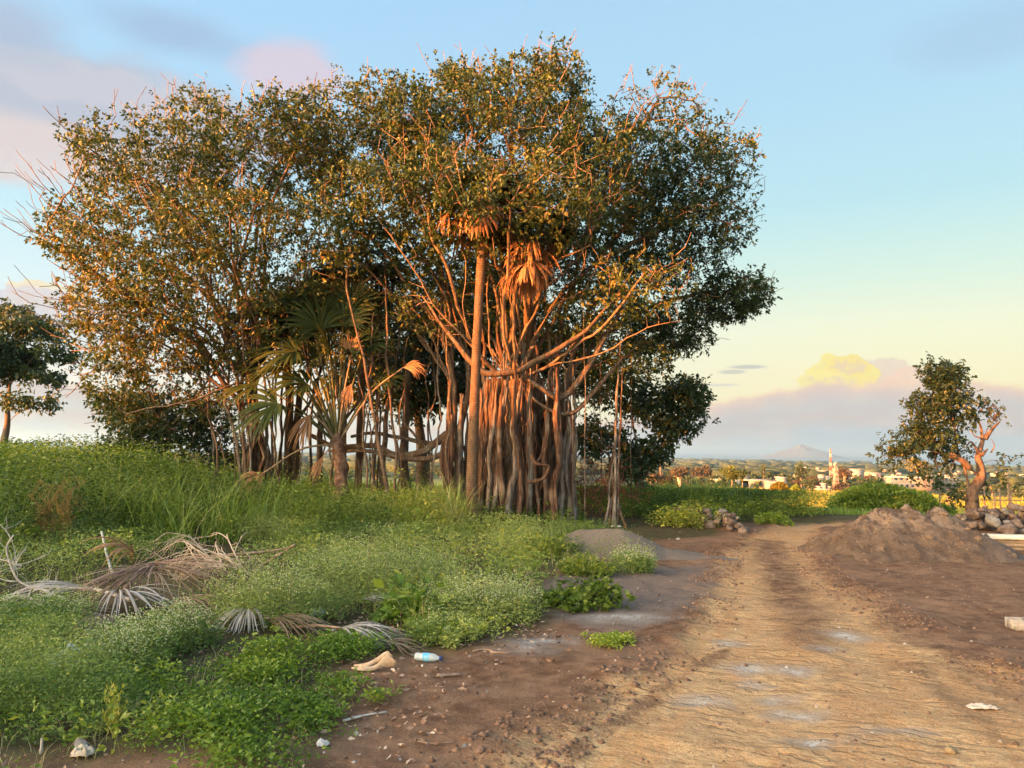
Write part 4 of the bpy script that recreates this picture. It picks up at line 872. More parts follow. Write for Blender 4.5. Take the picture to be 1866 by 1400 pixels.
def herb(mb, x, y, h, nleaf, L, W, spread=.3, top=.5, vbase=0.0, z0=None, up=.5):
    """plants: leaves set along leaning stems"""
    n = len(x); h = np.broadcast_to(h, (n,)); z = Hn(x, y) if z0 is None else z0
    idx = np.repeat(np.arange(n), nleaf); t = rng.random(len(idx)) ** top
    a = rng.random(len(idx)) * 2 * math.pi; lean = rng.normal(size=(n, 2)) * spread * .5
    rr = (spread * h[idx] * (.35 + .65 * np.sin(t * 2.6))) * rng.random(len(idx)) ** .6
    pos = np.stack([x[idx] + lean[idx, 0] * t * h[idx] + np.cos(a) * rr, y[idx] + lean[idx, 1] * t * h[idx] + np.sin(a) * rr, z[idx] + h[idx] * t + .005], 1)
    d = np.stack([np.cos(a), np.sin(a), rng.normal(size=len(idx)) * .4 + up], 1)
    l = L * rng.uniform(.6, 1.25, len(idx)); V, T = leaves(pos, d, l, l * W / L, .15, .15)
    pv = np.clip(.42 + vbase + (fbm(x, y, .8, 3, 80) - .5) * 1.3 + rng.normal(size=n) * .08, 0, 1)
    v = np.clip(pv[idx] + rng.normal(size=len(idx)) * .12, 0, 1)
    mb.add(V, T, v=np.repeat(v, 4)); return pos
def grassy(mb, x, y, h, w, lean=.6, vbase=0.0, per=1, rad=.05, z0=None):
    n = len(x); idx = np.repeat(np.arange(n), per); xx = x[idx] + rng.normal(size=len(idx)) * rad; yy = y[idx] + rng.normal(size=len(idx)) * rad
    h = np.broadcast_to(h, (n,))[idx] * rng.uniform(.55, 1.15, len(idx)); z = (Hn(x, y) if z0 is None else z0)[idx]
    V, T, m_ = blades(np.stack([xx, yy, z - .01], 1), h, w * rng.uniform(.7, 1.3, len(idx)), lean * rng.uniform(.3, 1.5, len(idx)), seg=4)
    v = np.clip(.45 + vbase + (fbm(xx, yy, .7, 3, 81) - .5) * .9 + rng.normal(size=len(idx)) * .15, 0, 1)
    mb.add(V, T, v=np.repeat(v, m_))
edge = G2([(-500, 1060), (0, 1045), (150, 1010), (300, 1000), (420, 985), (560, 990), (700, 985), (820, 985), (880, 975), (1000, 972), (1080, 968), (1060, 948), (1020, 935)])
tallpoly = np.vstack([edge, [[1.6, 17.4], [.8, 19.5], [-3, 21], [-8, 22], [-16, 23], [-22, 18]]])
def edge_fade(x, y, w_=1.2): return sstep(0, w_, -dpoly(x, y, tallpoly))
# tall weeds
x, y = scatter(19000, tallpoly, lambda x, y: clear(x, y) * (.35 + .65 * sstep(.3, .55, fbm(x, y, .9, 3, 90))) * np.where(y > 15.5, .45, 1))
ef = edge_fade(x, y); hh = (.35 + ef * (.50 + .24 * sstep(-2.5, -7, x))) * (.75 + .5 * fbm(x, y, .6, 3, 91)) * np.where(x > -1.2, .55, 1)
hh *= np.where((y > 14.5) & (x > -7), .8, 1)
a = MB(); herb(a, x, y, hh, 30, .065, .028, .32, .7)
tag(a.build('tall_weeds', WEED), 'dense waist-high green weeds in front of the grove', kind='stuff')
# grass tufts through the weeds
x, y = scatter(5200, tallpoly, lambda x, y: sstep(.42, .66, fbm(x, y, .55, 3, 92)) * .9 + .06)
ef = edge_fade(x, y); hh = (.5 + .62 * ef * (1 + .25 * sstep(-2, -6, x))) * (.8 + .4 * fbm(x, y, 1, 2, 93)) * np.where(x > -1.0, .6, 1)
a = MB(); grassy(a, x, y, hh, .013, .8, .12, 7, .06)
x, y = scatter(500, [(-4.8, 14), (-.9, 14), (-.9, 16.4), (-5, 17)]); grassy(a, x, y, .85, .016, .7, .2, 9, .07)
x, y = scatter(40, [(-1.9, 14.6), (-.8, 14.3), (-1.0, 15.2), (-1.8, 15.6)]); grassy(a, x, y, 1.25, .02, .75, .2, 16, .1)
x, y = scatter(60, [(-6.6, 11.8), (-4.0, 11.4), (-4.0, 13.2), (-6.6, 13.4)]); grassy(a, x, y, 1.35, .018, .75, .25, 12, .1)
tag(a.build('tall_grass', GRASS), 'long arching grass growing through the weeds', kind='stuff')
# middle zone: feathery flowering weeds
midpoly = np.vstack([G2([(-400, 1150), (0, 1120), (130, 1085), (350, 1120), (420, 1150), (560, 1135), (640, 1120), (700, 1150), (780, 1160), (880, 1135), (960, 1110), (1000, 1090), (970, 1060), (1060, 1030), (1170, 1035), (1190, 1010), (1120, 985), (1010, 975)]), edge[-5:0:-1], [[-11, 9.6]]])
x, y = scatter(9000, midpoly, lambda x, y: sstep(.34, .56, fbm(x, y, 1.1, 3, 94)) * clear(x, y))
a = MB(); herb(a, x, y, .34 * (.35 + 1.3 * fbm(x, y, 1.1, 3, 95)), 26, .038, .014, .45, .7, .12)
tag(a.build('feathery_weeds', WEEDB), 'knee-high feathery green weeds', kind='stuff')
x, y = scatter(2400, midpoly, lambda x, y: sstep(.5, .7, fbm(x, y, .8, 3, 96)) * clear(x, y)); a = MB(); grassy(a, x, y, .32, .007, .7, .0, 6, .05)
x, y = scatter(9000, midpoly, lambda x, y: .8); herb_z = Hn(x, y); V, T = leaves(np.stack([x, y, herb_z + rng.random(len(x)) * .06], 1), rng.normal(size=(len(x), 3)) * [1, 1, .3], .03, .02); a.add(V, T, v=np.repeat(rng.random(len(x)) * .6, 4))
tag(a.build('low_grass', GRASS), 'short grass and seedlings between the weeds', kind='stuff')
# foreground herbs
fore = G2([(-500, 1420), (-500, 1180), (0, 1150), (120, 1120), (230, 1190), (330, 1240), (420, 1190), (600, 1240), (660, 1280), (590, 1330), (560, 1380), (560, 1480), (430, 1480), (420, 1380), (100, 1390), (60, 1480), (-500, 1500)])
x, y = scatter(7000, fore, lambda x, y: clear(x, y) * sstep(.50, .60, fbm(x, y, 2.1, 3, 97)) * sstep(.12, -.2, dpoly(x, y, fore)))
a = MB(); herb(a, x, y, .08 * (.3 + 1.4 * fbm(x, y, 2, 3, 98)), 12, .028, .013, .9, .8, .1, up=.3)
x, y = scatter(330, fore, lambda x, y: sstep(.56, .66, fbm(x, y, 1.1, 3, 99))); herb(a, x, y, .17, 40, .04, .017, .45, .7, .25)
for px, py, r_, n_, h_ in ((400, 1350, .22, 60, .15), (460, 1310, .26, 50, .13), (330, 1330, .2, 40, .13), (500, 1215, .14, 60, .2), (480, 1240, .2, 90, .14), (600, 1200, .22, 90, .12), (640, 1190, .2, 70, .12), (560, 1285, .16, 40, .08), (620, 1255, .12, 30, .08), (690, 1275, .05, 10, .07), (590, 1310, .1, 20, .08), (560, 1330, .15, 30, .08), (430, 1395, .25, 50, .10), (820, 1160, .3, 120, .16), (1110, 1172, .16, 90, .05)):
    c = G(px, py); x = c[0] + rng.normal(size=n_) * r_ * .6; y = c[1] + rng.normal(size=n_) * r_ * .6; herb(a, x, y, h_, 18, .034, .015, .6, .7, .2)
tag(a.build('creeping_herbs', LUSH), 'bright creeping herbs over the near soil', kind='stuff')
blue = G2([(-500, 1400), (-500, 1180), (0, 1160), (120, 1135), (200, 1170), (250, 1240), (280, 1290), (190, 1345), (0, 1365)])
x, y = scatter(7000, blue, lambda x, y: clear(x, y) * (.35 + .65 * sstep(.35, .55, fbm(x, y, 1.6, 3, 101))))
bm_ = MB(); herb(bm_, x, y, .26 * (.6 + .8 * fbm(x, y, 1.3, 3, 102)) * sstep(.0, .35, -dpoly(x, y, blue)) + .05, 30, .026, .009, .5, .75, .0)
tag(bm_.build('fern_like_weeds', WEEDB), 'blue-green fern-leaved weeds', kind='stuff')
# flowering bushes: each a thing of its own
def bush(px, py, w_, h_, label, n=110, flowers=160, mat=WEEDB, cat='weed', name='flowering_weed', L=.035, W=.012, Y=None, nl=46, fm=FLOWER, vb=.15):
    c = G(px, py) if Y is None else P(px, py, Y); c[2] = Hn(np.array([c[0]]), np.array([c[1]]))[0]
    t = thing(name, label, cat, c); a_ = rng.random(n) * 2 * math.pi; r_ = rng.random(n) ** .6
    r_ = r_ * (.7 + .6 * fbm(np.cos(a_) * 2 + px, np.sin(a_) * 2 + py, 1, 3, 67)); x = c[0] + np.cos(a_) * r_ * w_ * .46; y = c[1] + np.sin(a_) * r_ * w_ * .40; h = h_ * (.5 + .45 * (1 - r_ ** 2)) * rng.uniform(.55, 1.25, n) * (.7 + .6 * fbm(x, y, 3.5, 2, 66))
    m_ = MB(); pos = herb(m_, x, y, h, nl, L, W, .42, .75, vb); m_.build('foliage', mat, t)
    s_ = MB()
    for k in range(0, n, 2):
        q = smooth_line([[x[k], y[k], c[2] - .02], [x[k] + rng.normal() * .03, y[k] + rng.normal() * .03, c[2] + h[k] * .6], [x[k] + rng.normal() * .06, y[k] + rng.normal() * .05, c[2] + h[k]]], 5); V, Fq = tube(q, [.005, .004, .003, .002, .0015], 4, False); s_.add(V, Fq)
    s_.build('stems', STEM, t)
    if flowers:
        hi = pos[pos[:, 2] > c[2] + h_ * .5]; k = rng.choice(len(hi), min(flowers * 5, len(hi)), False); f_ = hi[k] + rng.normal(size=(len(k), 3)) * .02 + [0, 0, .03]
        oc = np.array([(1, 0, 0), (0, 1, 0), (-1, 0, 0), (0, -1, 0), (0, 0, 1), (0, 0, -1.)]) * .0046; V = (f_[:, None] + oc[None] * rng.uniform(.7, 1.4, (len(k), 1, 1))).reshape(-1, 3)
        tf = np.array([(0, 1, 4), (1, 2, 4), (2, 3, 4), (3, 0, 4), (1, 0, 5), (2, 1, 5), (3, 2, 5), (0, 3, 5)]); mesh('flowers', V, (np.arange(len(k))[:, None, None] * 6 + tf[None]).reshape(-1, 3), fm, t)
    return t
random.seed(5)
bush(500, 1140, 1.25, .50, 'broad pale-flowered weed bush just behind the silvery dead palm frond', 170, 200)
bush(660, 1100, 1.6, .62, 'tallest pale-flowered weed bush, between the branch pile and the broad-leaved weed', 190, 240)
bush(770, 1095, 1.1, .48, 'yellowish flowering weed bush directly behind the big broad-leaved weed', 120, 180)
bush(860, 1130, 1.15, .42, 'flowering weed bush at the dirt edge beside the big broad-leaved weed', 130, 200)
bush(930, 1125, .7, .36, 'outermost pale-flowered weed bush facing the dark trampled soil', 80, 160)
bush(290, 1190, .85, .34, 'white-dotted weed bush below the heap of dead palm fronds', 110, 260)
bush(215, 1230, .7, .30, 'sparse white-flowered weed in front of the crumpled plastic sheet', 80, 160)
bush(485, 985, 1.0, .42, 'small pale-flowered weed bush behind the forked dead stick', 80, 120)
bush(60, 1160, 1.1, .32, 'low weed bush with tiny white flowers under the bleached fallen branch', 120, 200)
bush(1155, 1043, .62, .34, 'flowering weed bush growing at the foot of the dark gravel heap', 90, 120, vb=-.05)
bush(1070, 1048, .7, .22, 'leafy green weed clump in front of the dark gravel heap', 90, 20, WEED, L=.05, W=.022, nl=30, vb=-.2)
bush(990, 1015, 1.1, .30, 'dark green weed clump between the banyan roots and the gravel heap', 90, 0, WEED, L=.06, W=.03, nl=30, name='weed_clump')
bush(1072, 1105, .85, .26, 'isolated wilting broad-leaved weed on the bare grey soil', 60, 0, WEED, L=.075, W=.04, nl=22, name='weed_clump', vb=-.05)
bush(745, 1130, .62, .36, 'big broad-leaved weed with scalloped leaves among the flowering bushes', 26, 0, LUSH, L=.13, W=.10, nl=9, name='broad_leaved_weed', vb=.0)
bush(810, 1165, .8, .2, 'fine-leaved bushy herb at the dirt edge near the plastic bottle', 90, 40, WEEDB, nl=40, name='weed_clump')
bush(1250, 960, 1.5, .5, 'dark weed clump at the foot of the far bank beside the stones', 100, 0, WEED, L=.06, W=.03, nl=30, name='weed_clump')
bush(1405, 955, .9, .25, 'small bright weed clump where the track bends past the stones', 60, 0, LUSH, L=.06, W=.03, nl=30, name='weed_clump')
# red-brown dead brush between the banyan and the prop roots
t = thing('dead_brush', 'red-brown tangle of dead brush between the banyan roots and the slim root pair', 'brush', P(1080, 930, 18) * [1, 1, 0])
m_ = MB(); c = P(1080, 890, 18)
for k in range(150):
    p0 = c + rng.normal(size=3) * [.45, .4, .3]; d = rng.normal(size=3); q = [p0]
    for e in range(6): d = nrm(d + rng.normal(size=3) * .6); q.append(q[-1] + d * .11)
    V, Fq = tube(np.array(q), .008, 4, False); m_.add(V, Fq)
m_.build('twigs', simplemat('red_twig', (.16, .05, .03), (.25, .09, .05), 10, .9, 0), t)
# bank beyond and grass strip across the end of the track
bank = [(2.0, 19.0), (3.6, 16.6), (4.6, 17.0), (5.6, 18.2), (8, 19.3), (8, 24), (3, 26), (1.5, 22)]
a = MB(); x, y = scatter(3600, bank); herb(a, x, y, .3 + .3 * sstep(17.5, 20, y), 22, .07, .028, .35, .6, -.12); tag(a.build('bank_weeds', WEED), 'dark weeds covering the bank under the outer branches', kind='stuff')
farg = [(4.5, 21), (7.0, 19.6), (9.8, 20.2), (11.5, 20.6), (14, 20.6), (30, 22), (42, 29), (34, 29.5), (11, 31), (8, 44), (0, 30)]
a = MB(); x, y = scatter(30000, farg, lambda x, y: sstep(46, 24, y) * .9 + .1); hb = (.16 + .22 * fbm(x, y, .4, 3, 110)) * (1 - .55 * sstep(8, 10.5, x)) * (1 - .4 * sstep(24, 27, y)) + .35 * sstep(9, 7.5, x) * sstep(23, 26, y) * sstep(13, 10, x) * sstep(.4, .5, fbm(x, y, .5, 2, 113)); grassy(a, x, y, hb, .035, .5, .08, 4, .15, z0=H0(x, y))
x, y = scatter(9000, [(-60, 30), (-18, 24), (-2, 23), (4, 24), (12, 44), (-40, 60)], lambda x, y: .8); grassy(a, x, y, .7, .06, .5, .15, 4, .3, z0=H0(x, y))
x, y = scatter(900, [(3.8, 21), (6.6, 21), (7.2, 25), (4, 27)]); grassy(a, x, y, .72, .03, .45, -.15, 8, .12, z0=H0(x, y))
x, y = scatter(1500, [(3.2, 19.5), (6.0, 19.6), (7.0, 22), (7.4, 26), (4, 27)], lambda x, y: sstep(.4, .6, fbm(x, y, .9, 3, 160))); grassy(a, x, y, .95, .022, .5, .0, 4, .12, z0=H0(x, y))
tag(a.build('meadow_grass', GRASS), 'green grass across the end of the track', kind='stuff')
a = MB(); x, y = scatter(26000, farg, lambda x, y: .6 * sstep(30, 22, y)); herb(a, x, y, .16, 5, .07, .035, .6, .8, .0, z0=H0(x, y)); tag(a.build('meadow_herbs', LUSH), 'low herbs mixed in the grass beyond the track', kind='stuff')
# crop standing in the lit fields
CROP = leafmat('ripe_crop', [(0, (.22, .21, .03)), (.6, (.40, .34, .045)), (1, (.55, .44, .09))], .3, .6)
a = MB(); x, y = scatter(60000, [(11, 31.5), (34, 29.5), (140, 62), (160, 110), (60, 112), (24, 105)], lambda x, y: sstep(120, 40, np.hypot(x, y)) * .8 + .1)
V, T, mm = blades(np.stack([x, y, H0(x, y)], 1), rng.uniform(.15, .4, len(x)), .06, .35, seg=3); a.add(V, T, v=np.repeat(np.clip(.5 + (fbm(x, y, .1, 3, 111) - .5) * .8 + rng.normal(size=len(x)) * .15, 0, 1), mm)); tag(a.build('ripe_crop', CROP), 'ripe yellow crop in the sunlit field', kind='stuff')
# taller mixed weeds, seed stalks and dry stems that break up the carpet
mixp = np.vstack([midpoly[:12], edge[-5:0:-1], [[-9, 9.0]]])
BROAD = leafmat('broad_weed_leaf', [(0, (.06, .12, .02)), (.5, (.17, .25, .035)), (1, (.36, .36, .07))], .3, .5)
a = MB(); x, y = scatter(900, mixp, lambda x, y: clear(x, y) * sstep(.42, .6, fbm(x, y, 1.4, 3, 150))); herb(a, x, y, .42 * (.5 + .9 * fbm(x, y, 2, 2, 151)), 26, .06, .024, .35, .6, .15)
x, y = scatter(1500, tallpoly, lambda x, y: sstep(.45, .6, fbm(x, y, .8, 3, 152))); herb(a, x, y, (.45 + .6 * edge_fade(x, y)) * np.where(x > -1.2, .6, 1) * (.8 + .4 * rng.random(len(x))), 34, .085, .04, .3, .6, .15)
x, y = scatter(420, fore, lambda x, y: clear(x, y) * sstep(.5, .62, fbm(x, y, 1.5, 3, 153))); herb(a, x, y, .20 * (.4 + rng.random(len(x))), 22, .05, .024, .4, .6, .2)
tag(a.build('broadleaf_weeds', BROAD), 'taller broad-leaved weeds poking out of the ground cover', kind='stuff')
a = MB(); x, y = scatter(2600, np.vstack([midpoly, [[-9, 12], [-1, 12.5]]]), lambda x, y: sstep(.4, .6, fbm(x, y, 1.2, 3, 154))); grassy(a, x, y, .42 * (.5 + fbm(x, y, 2, 2, 155)), .0045, .5, .3, 2, .04); x, y = scatter(2200, fore, lambda x, y: .5); grassy(a, x, y, .16, .004, .7, .1, 3, .03); x, y = scatter(1500, tallpoly, lambda x, y: .7); grassy(a, x, y, .95 * edge_fade(x, y) + .2, .007, .5, .4, 2, .05)
DRYST = leafmat('dry_stalk', [(0, (.16, .15, .05)), (.5, (.34, .28, .13)), (1, (.55, .46, .28))], .1, .7); tag(a.build('dry_stalks', DRYST), 'thin straw-coloured stalks among the weeds', kind='stuff')
# fallen leaves
fl = np.vstack([G2([(-300, 1480), (-300, 1180), (0, 1130), (350, 1110), (640, 1120), (860, 1150), (1000, 1130), (1060, 1180), (960, 1240), (830, 1290), (760, 1400), (700, 1480)])])
x, y = scatter(9000, fl, lambda x, y: .10 + .9 * sstep(.5, .68, fbm(x, y, 2.2, 3, 112)))
V, T = leaves(np.stack([x, y, Hn(x, y) + .006 + rng.random(len(x)) * .012], 1), rng.normal(size=(len(x), 3)) * [1, 1, .22], rng.uniform(.02, .065, len(x)), rng.uniform(.01, .028, len(x)), .3)
V[:, 2] += .004; tag(mesh('leaf_litter', V, T, LITTER, None, {'v': np.repeat(rng.random(len(x)), 4)}), 'dry fallen leaves scattered on the soil', kind='stuff')
# gravel and clods
def edge_clods(n):
    x = rng.random(n * 30) * 9 - 2; y = rng.random(n * 30) * 11 + 2.6; d = np.abs(dpoly(x, y, road_poly)); k = np.where((d < .32) & (rng.random(len(x)) < sstep(.35, .6, fbm(x, y, 1.2, 3, 170))))[0][:n]; return x[k], y[k]
oc = np.array([(1, 0, 0), (0, 1, 0), (-1, 0, 0), (0, -1, 0), (0, 0, .7), (0, 0, -.7)]); tf = np.array([(0, 1, 4), (1, 2, 4), (2, 3, 4), (3, 0, 4), (1, 0, 5), (2, 1, 5), (3, 2, 5), (0, 3, 5)])
allp = [(-3, 2.6), (6.5, 2.6), (12, 8), (13, 17), (2, 17), (-1, 8)]
x, y = scatter(26000, allp, lambda x, y: np.clip(1.2 - y / 16, .15, 1)); s_ = .003 + .02 * rng.random(len(x)) ** 6; xe, ye = edge_clods(5000); x = np.concatenate([x, xe]); y = np.concatenate([y, ye]); s_ = np.concatenate([s_, .005 + .028 * rng.random(len(xe)) ** 4])
V = (np.stack([x, y, Hn(x, y)], 1)[:, None] + oc[None] * s_[:, None, None] * rng.uniform(.6, 1.3, (len(x), 6, 1))).reshape(-1, 3)
m, N, b, out = newmat('clod'); N.put(N.ramp(N.attr('v'), [(0, (.12, .06, .035)), (.6, (.24, .14, .09)), (.9, (.34, .24, .17)), (1, (.48, .42, .36))]), b.inputs['Base Color']); b.inputs['Roughness'].default_value = .9
tag(mesh('loose_clods', V, (np.arange(len(x))[:, None, None] * 6 + tf[None]).reshape(-1, 3), m, None, {'v': np.repeat(np.where(np.arange(len(x)) < len(x) - len(xe), rng.random(len(x)), rng.random(len(x)) * .6), 6)}), 'small clods and pebbles over the soil', kind='stuff')
# ------------------------------------------------------------------ heaps of earth and gravel
def rockmesh(seed, n=2):
    r_ = np.random.default_rng(seed); t = (1 + 5 ** .5) / 2
    V = np.array([(-1, t, 0), (1, t, 0), (-1, -t, 0), (1, -t, 0), (0, -1, t), (0, 1, t), (0, -1, -t), (0, 1, -t), (t, 0, -1), (t, 0, 1), (-t, 0, -1), (-t, 0, 1)]) / 1.9
    Fq = np.array([(0, 11, 5), (0, 5, 1), (0, 1, 7), (0, 7, 10), (0, 10, 11), (1, 5, 9), (5, 11, 4), (11, 10, 2), (10, 7, 6), (7, 1, 8), (3, 9, 4), (3, 4, 2), (3, 2, 6), (3, 6, 8), (3, 8, 9), (4, 9, 5), (2, 4, 11), (6, 2, 10), (8, 6, 7), (9, 8, 1)])
    for _ in range(n):
        E_ = {}; V = list(V); nf = []
        def mid(a, b):
            k = (min(a, b), max(a, b))
            if k not in E_: v = (np.array(V[a]) + np.array(V[b])) / 2; V.append(v / np.linalg.norm(v)); E_[k] = len(V) - 1
            return E_[k]
        for a, b_, c_ in Fq:
            x, y, z = mid(a, b_), mid(b_, c_), mid(c_, a); nf += [(a, x, z), (b_, y, x), (c_, z, y), (x, y, z)]
        Fq = np.array(nf); V = np.array(V)
    for k in range(9):      # chop flat facets
        d = nrm(r_.normal(size=3)); h = r_.uniform(.55, .85); q = V @ d; m_ = q > h; V[m_] -= np.outer(q[m_] - h, d)
    V = V * (1 + .08 * r_.normal(size=(len(V), 1))) * r_.uniform(.7, 1.2, 3); return V, Fq
def heap(name, label, a, b, rad, Hh, mat, seed, talus=.9, rough=.09, res=.045, tail=None, clods=0):
    a = np.array(a, float); b = np.array(b, float); lo = np.minimum(a, b) - rad * 1.35; hi = np.maximum(a, b) + rad * 1.35
    if tail is not None: hi = np.maximum(hi, np.array(tail) + .5); lo = np.minimum(lo, np.array(tail) - .6)
    X_, Y_ = np.meshgrid(np.arange(lo[0], hi[0], res), np.arange(lo[1], hi[1], res)); x, y = X_.ravel(), Y_.ravel()
    d, arc, _ = dline(x, y, [a, b]); d = d * (1 + .28 * (fbm(x, y, .9, 3, seed) - .5)); L = np.hypot(*(b - a)); hv = Hh * (1 + .22 * (fbm(arc, arc * 0, 1.6, 3, seed + 3) - .5))
    t = d / rad; h = hv * np.where(t < 1, 1 - t ** talus, -(t - 1) * .4)
    top_ = sstep(.55, .15, t); h = h + top_ * (fbm(x, y, 3.5, 4, seed + 5) - .55) * rough * 2.4 + (fbm(x, y, 6, 4, seed + 6) - .5) * rough * .7
    gul = fbm(np.arctan2(y - a[1], x - a[0]) * 7, t * .8, 1, 3, seed + 8) - .5; h = h + gul * rough * 1.1 * sstep(.1, .5, t) * sstep(1.1, .7, t)
    if tail is not None:
        d2, ar2, _ = dline(x, y, [b, tail]); L2 = np.hypot(*(np.array(tail) - b)); h = np.maximum(h, Hh * .40 * (1 - ar2 / L2 * .92) * (1 - (d2 / (rad * .5)) ** 1.2) + (fbm(x, y, 5, 3, seed) - .5) * .03)
    z = Hn(x, y) + h; n_y, n_x = X_.shape; i = np.arange(n_y - 1)[:, None] * n_x; j = np.arange(n_x - 1)[None]; Q = np.stack([i + j, i + j + 1, i + n_x + j + 1, i + n_x + j], -1).reshape(-1, 4)
    Q = Q[(h[Q] > -.07).any(1)]; u, inv = np.unique(Q, return_inverse=True)
    mb = MB().add(np.stack([x, y, z], 1)[u], inv.reshape(-1, 4), crest=top_[u])
    if clods:      # lumps that stick in the slopes and have rolled to the foot
        k = rng.choice(np.where((h > -.05) & (t < 1.12))[0], clods); s_ = .008 + .05 * rng.random(clods) ** 5; hv, tf = rockmesh(5, 1); c_ = np.stack([x, y, z], 1)[k] + [0, 0, .0]
        for q in range(4):
            hv, tf = rockmesh(60 + q, 1); cc = c_[q::4]; V = (cc[:, None] + hv[None] * s_[q::4][:, None, None]).reshape(-1, 3); mb.add(V, (np.arange(len(cc))[:, None, None] * len(hv) + tf[None]).reshape(-1, 3), crest=.8 * (rng.random(len(V)) > .5))
    tag(mb.build(name, mat, None, True), label, 'heap')
m, N, b, out = newmat('heaped_soil'); p = N.pos(); n1 = N.noise(p, 5, 6, .65); n2 = N.noise(p, 40, 4, .7); n3 = N.noise(p, 1.6, 4, .6)
c = N.mix(N.ss(.35, .65, n1), (.15, .092, .058), (.25, .16, .105)); c = N.mix(N.mul(N.ss(.52, .64, N.noise(p, 2.6, 6, .7)), .75), c, (.36, .24, .16))
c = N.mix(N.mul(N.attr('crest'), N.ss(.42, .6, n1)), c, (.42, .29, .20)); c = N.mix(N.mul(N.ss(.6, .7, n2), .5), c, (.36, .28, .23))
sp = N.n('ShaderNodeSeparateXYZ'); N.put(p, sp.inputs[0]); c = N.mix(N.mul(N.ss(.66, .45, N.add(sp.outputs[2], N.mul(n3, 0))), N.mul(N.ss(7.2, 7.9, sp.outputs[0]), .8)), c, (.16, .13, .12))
N.put(c, b.inputs['Base Color']); b.inputs['Roughness'].default_value = .95; N.put(N.bump(N.add(n1, N.mul(n2, .5)), 1, .09), b.inputs['Normal'])
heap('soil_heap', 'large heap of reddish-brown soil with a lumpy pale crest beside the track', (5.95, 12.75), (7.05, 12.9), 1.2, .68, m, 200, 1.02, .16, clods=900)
m, N, b, out = newmat('gravel_sand'); p = N.pos(); n2 = N.noise(p, 60, 4, .7); c = N.mix(N.ss(.35, .68, n2), (.14, .105, .082), (.27, .215, .17)); c = N.mix(N.mul(N.ss(.5, .65, N.noise(p, 1.5, 3)), .5), c, (.20, .14, .11))
N.put(c, b.inputs['Base Color']); b.inputs['Roughness'].default_value = .95; N.put(N.bump(n2, .9, .02), b.inputs['Normal'])
heap('gravel_heap', 'smooth dark grey gravel heap in front of the banyan roots', (1.15, 12.35), (1.75, 12.2), .82, .35, m, 220, 1.15, .02, .04, tail=(3.0, 11.9))
# ------------------------------------------------------------------ stones
STONE = simplemat('field_stone', (.10, .068, .055), (.22, .165, .135), 7, .9, .7)
STONEG = simplemat('grey_stone', (.15, .135, .125), (.27, .245, .23), 7, .9, .7)
protos = [rockmesh(k) for k in range(6)]; pm = {}
def stone(pos, s, label, group, k, mat, cat='stone', name='stone'):
    key = (k, mat.name)
    if key not in pm:
        o = mesh(name, protos[k][0], protos[k][1], mat, None, None, False, (0, 0, 0)); pm[key] = o.data; bpy.data.objects.remove(o)
    o = bpy.data.objects.new(name, pm[key]); COL.objects.link(o); o.location = tuple(float(v) for v in pos); o.scale = (s, s * random.uniform(.7, 1), s * random.uniform(.55, .8)); o.rotation_euler = (random.uniform(-.5, .5), random.uniform(-.5, .5), random.uniform(0, 6))
    return tag(o, label, cat, group)
random.seed(21)
def pile(seg, width, hgt, n, smin, smax, label, group, mats):
    seg = np.array(seg, float); L = np.linalg.norm(np.diff(seg, axis=0), axis=1).sum()
    for k in range(n):
        t = random.random(); q = smooth_line(seg, 40)[int(t * 39)]; u = random.uniform(-1, 1); v = random.uniform(-1, 1) ; x = q[0] + u * .25; y = q[1] + v * width
        hh = hgt * max(0, 1 - abs(v) ** 1.3) * random.uniform(.6, 1); s = random.uniform(smin, smax) * (1.2 - .5 * hh / max(hgt, .01)); z = float(Hn(np.array([x]), np.array([y]))[0])
        stone((x, y, z + hh + s * .2), s, label, group, random.randrange(6), random.choice(mats))
ga = lambda px, py: list(G(px, py)[:2])
pile([ga(1245, 955), ga(1290, 960), ga(1350, 966)], .5, .34, 62, .07, .16, 'rough brown field stone in the low heap at the foot of the weedy bank', 'stones heaped by the weedy bank', [STONE, STONE, STONEG])
pile([ga(1785, 968), ga(1840, 968), ga(1900, 975), ga(1990, 985)], .75, .50, 105, .08, .19, 'rough dark field stone in the loose pile behind the stacked planks', 'stones piled behind the stacked planks', [STONE, STONE, STONE, STONEG])
pile([ga(1740, 962), ga(1790, 968)], .4, .16, 16, .08, .15, 'dark stone at the foot of the gnarled tree', 'stones at the foot of the gnarled tree', [STONE])
c = G(1808, 972); stone((c[0], c[1], .28), .24, 'largest pale rounded boulder beside the foot of the gnarled tree', None, 2, STONEG, 'boulder', 'boulder')
c = G(1735, 1368); stone((c[0], c[1], -.005), .042, 'tan clod of earth lying in the wheel track nearest the viewer', None, 1, simplemat('tan_clod', (.42, .29, .15), (.3, .2, .1), 30, 1, .6), 'clod', 'clod')
for px, py, s, lab in ((1118, 1140, .02, 'small pale pebble on the grey soil past the isolated weed'), (1236, 984, .06, 'single pale stone on the dark soil below the bank'), (150, 1362, .055, 'pale stone half buried beside the leaning twig, near the lower edge'), (752, 1192, .028, 'reddish-tan pebble beside the torn tip of the dead palm frond'), (845, 1365, .022, 'small brown stone near the long thin stick')):
    c = G(px, py); stone((c[0], c[1], float(Hn(np.array([c[0]]), np.array([c[1]]))[0]) + s * .2), s, lab, None, random.randrange(6), STONEG)
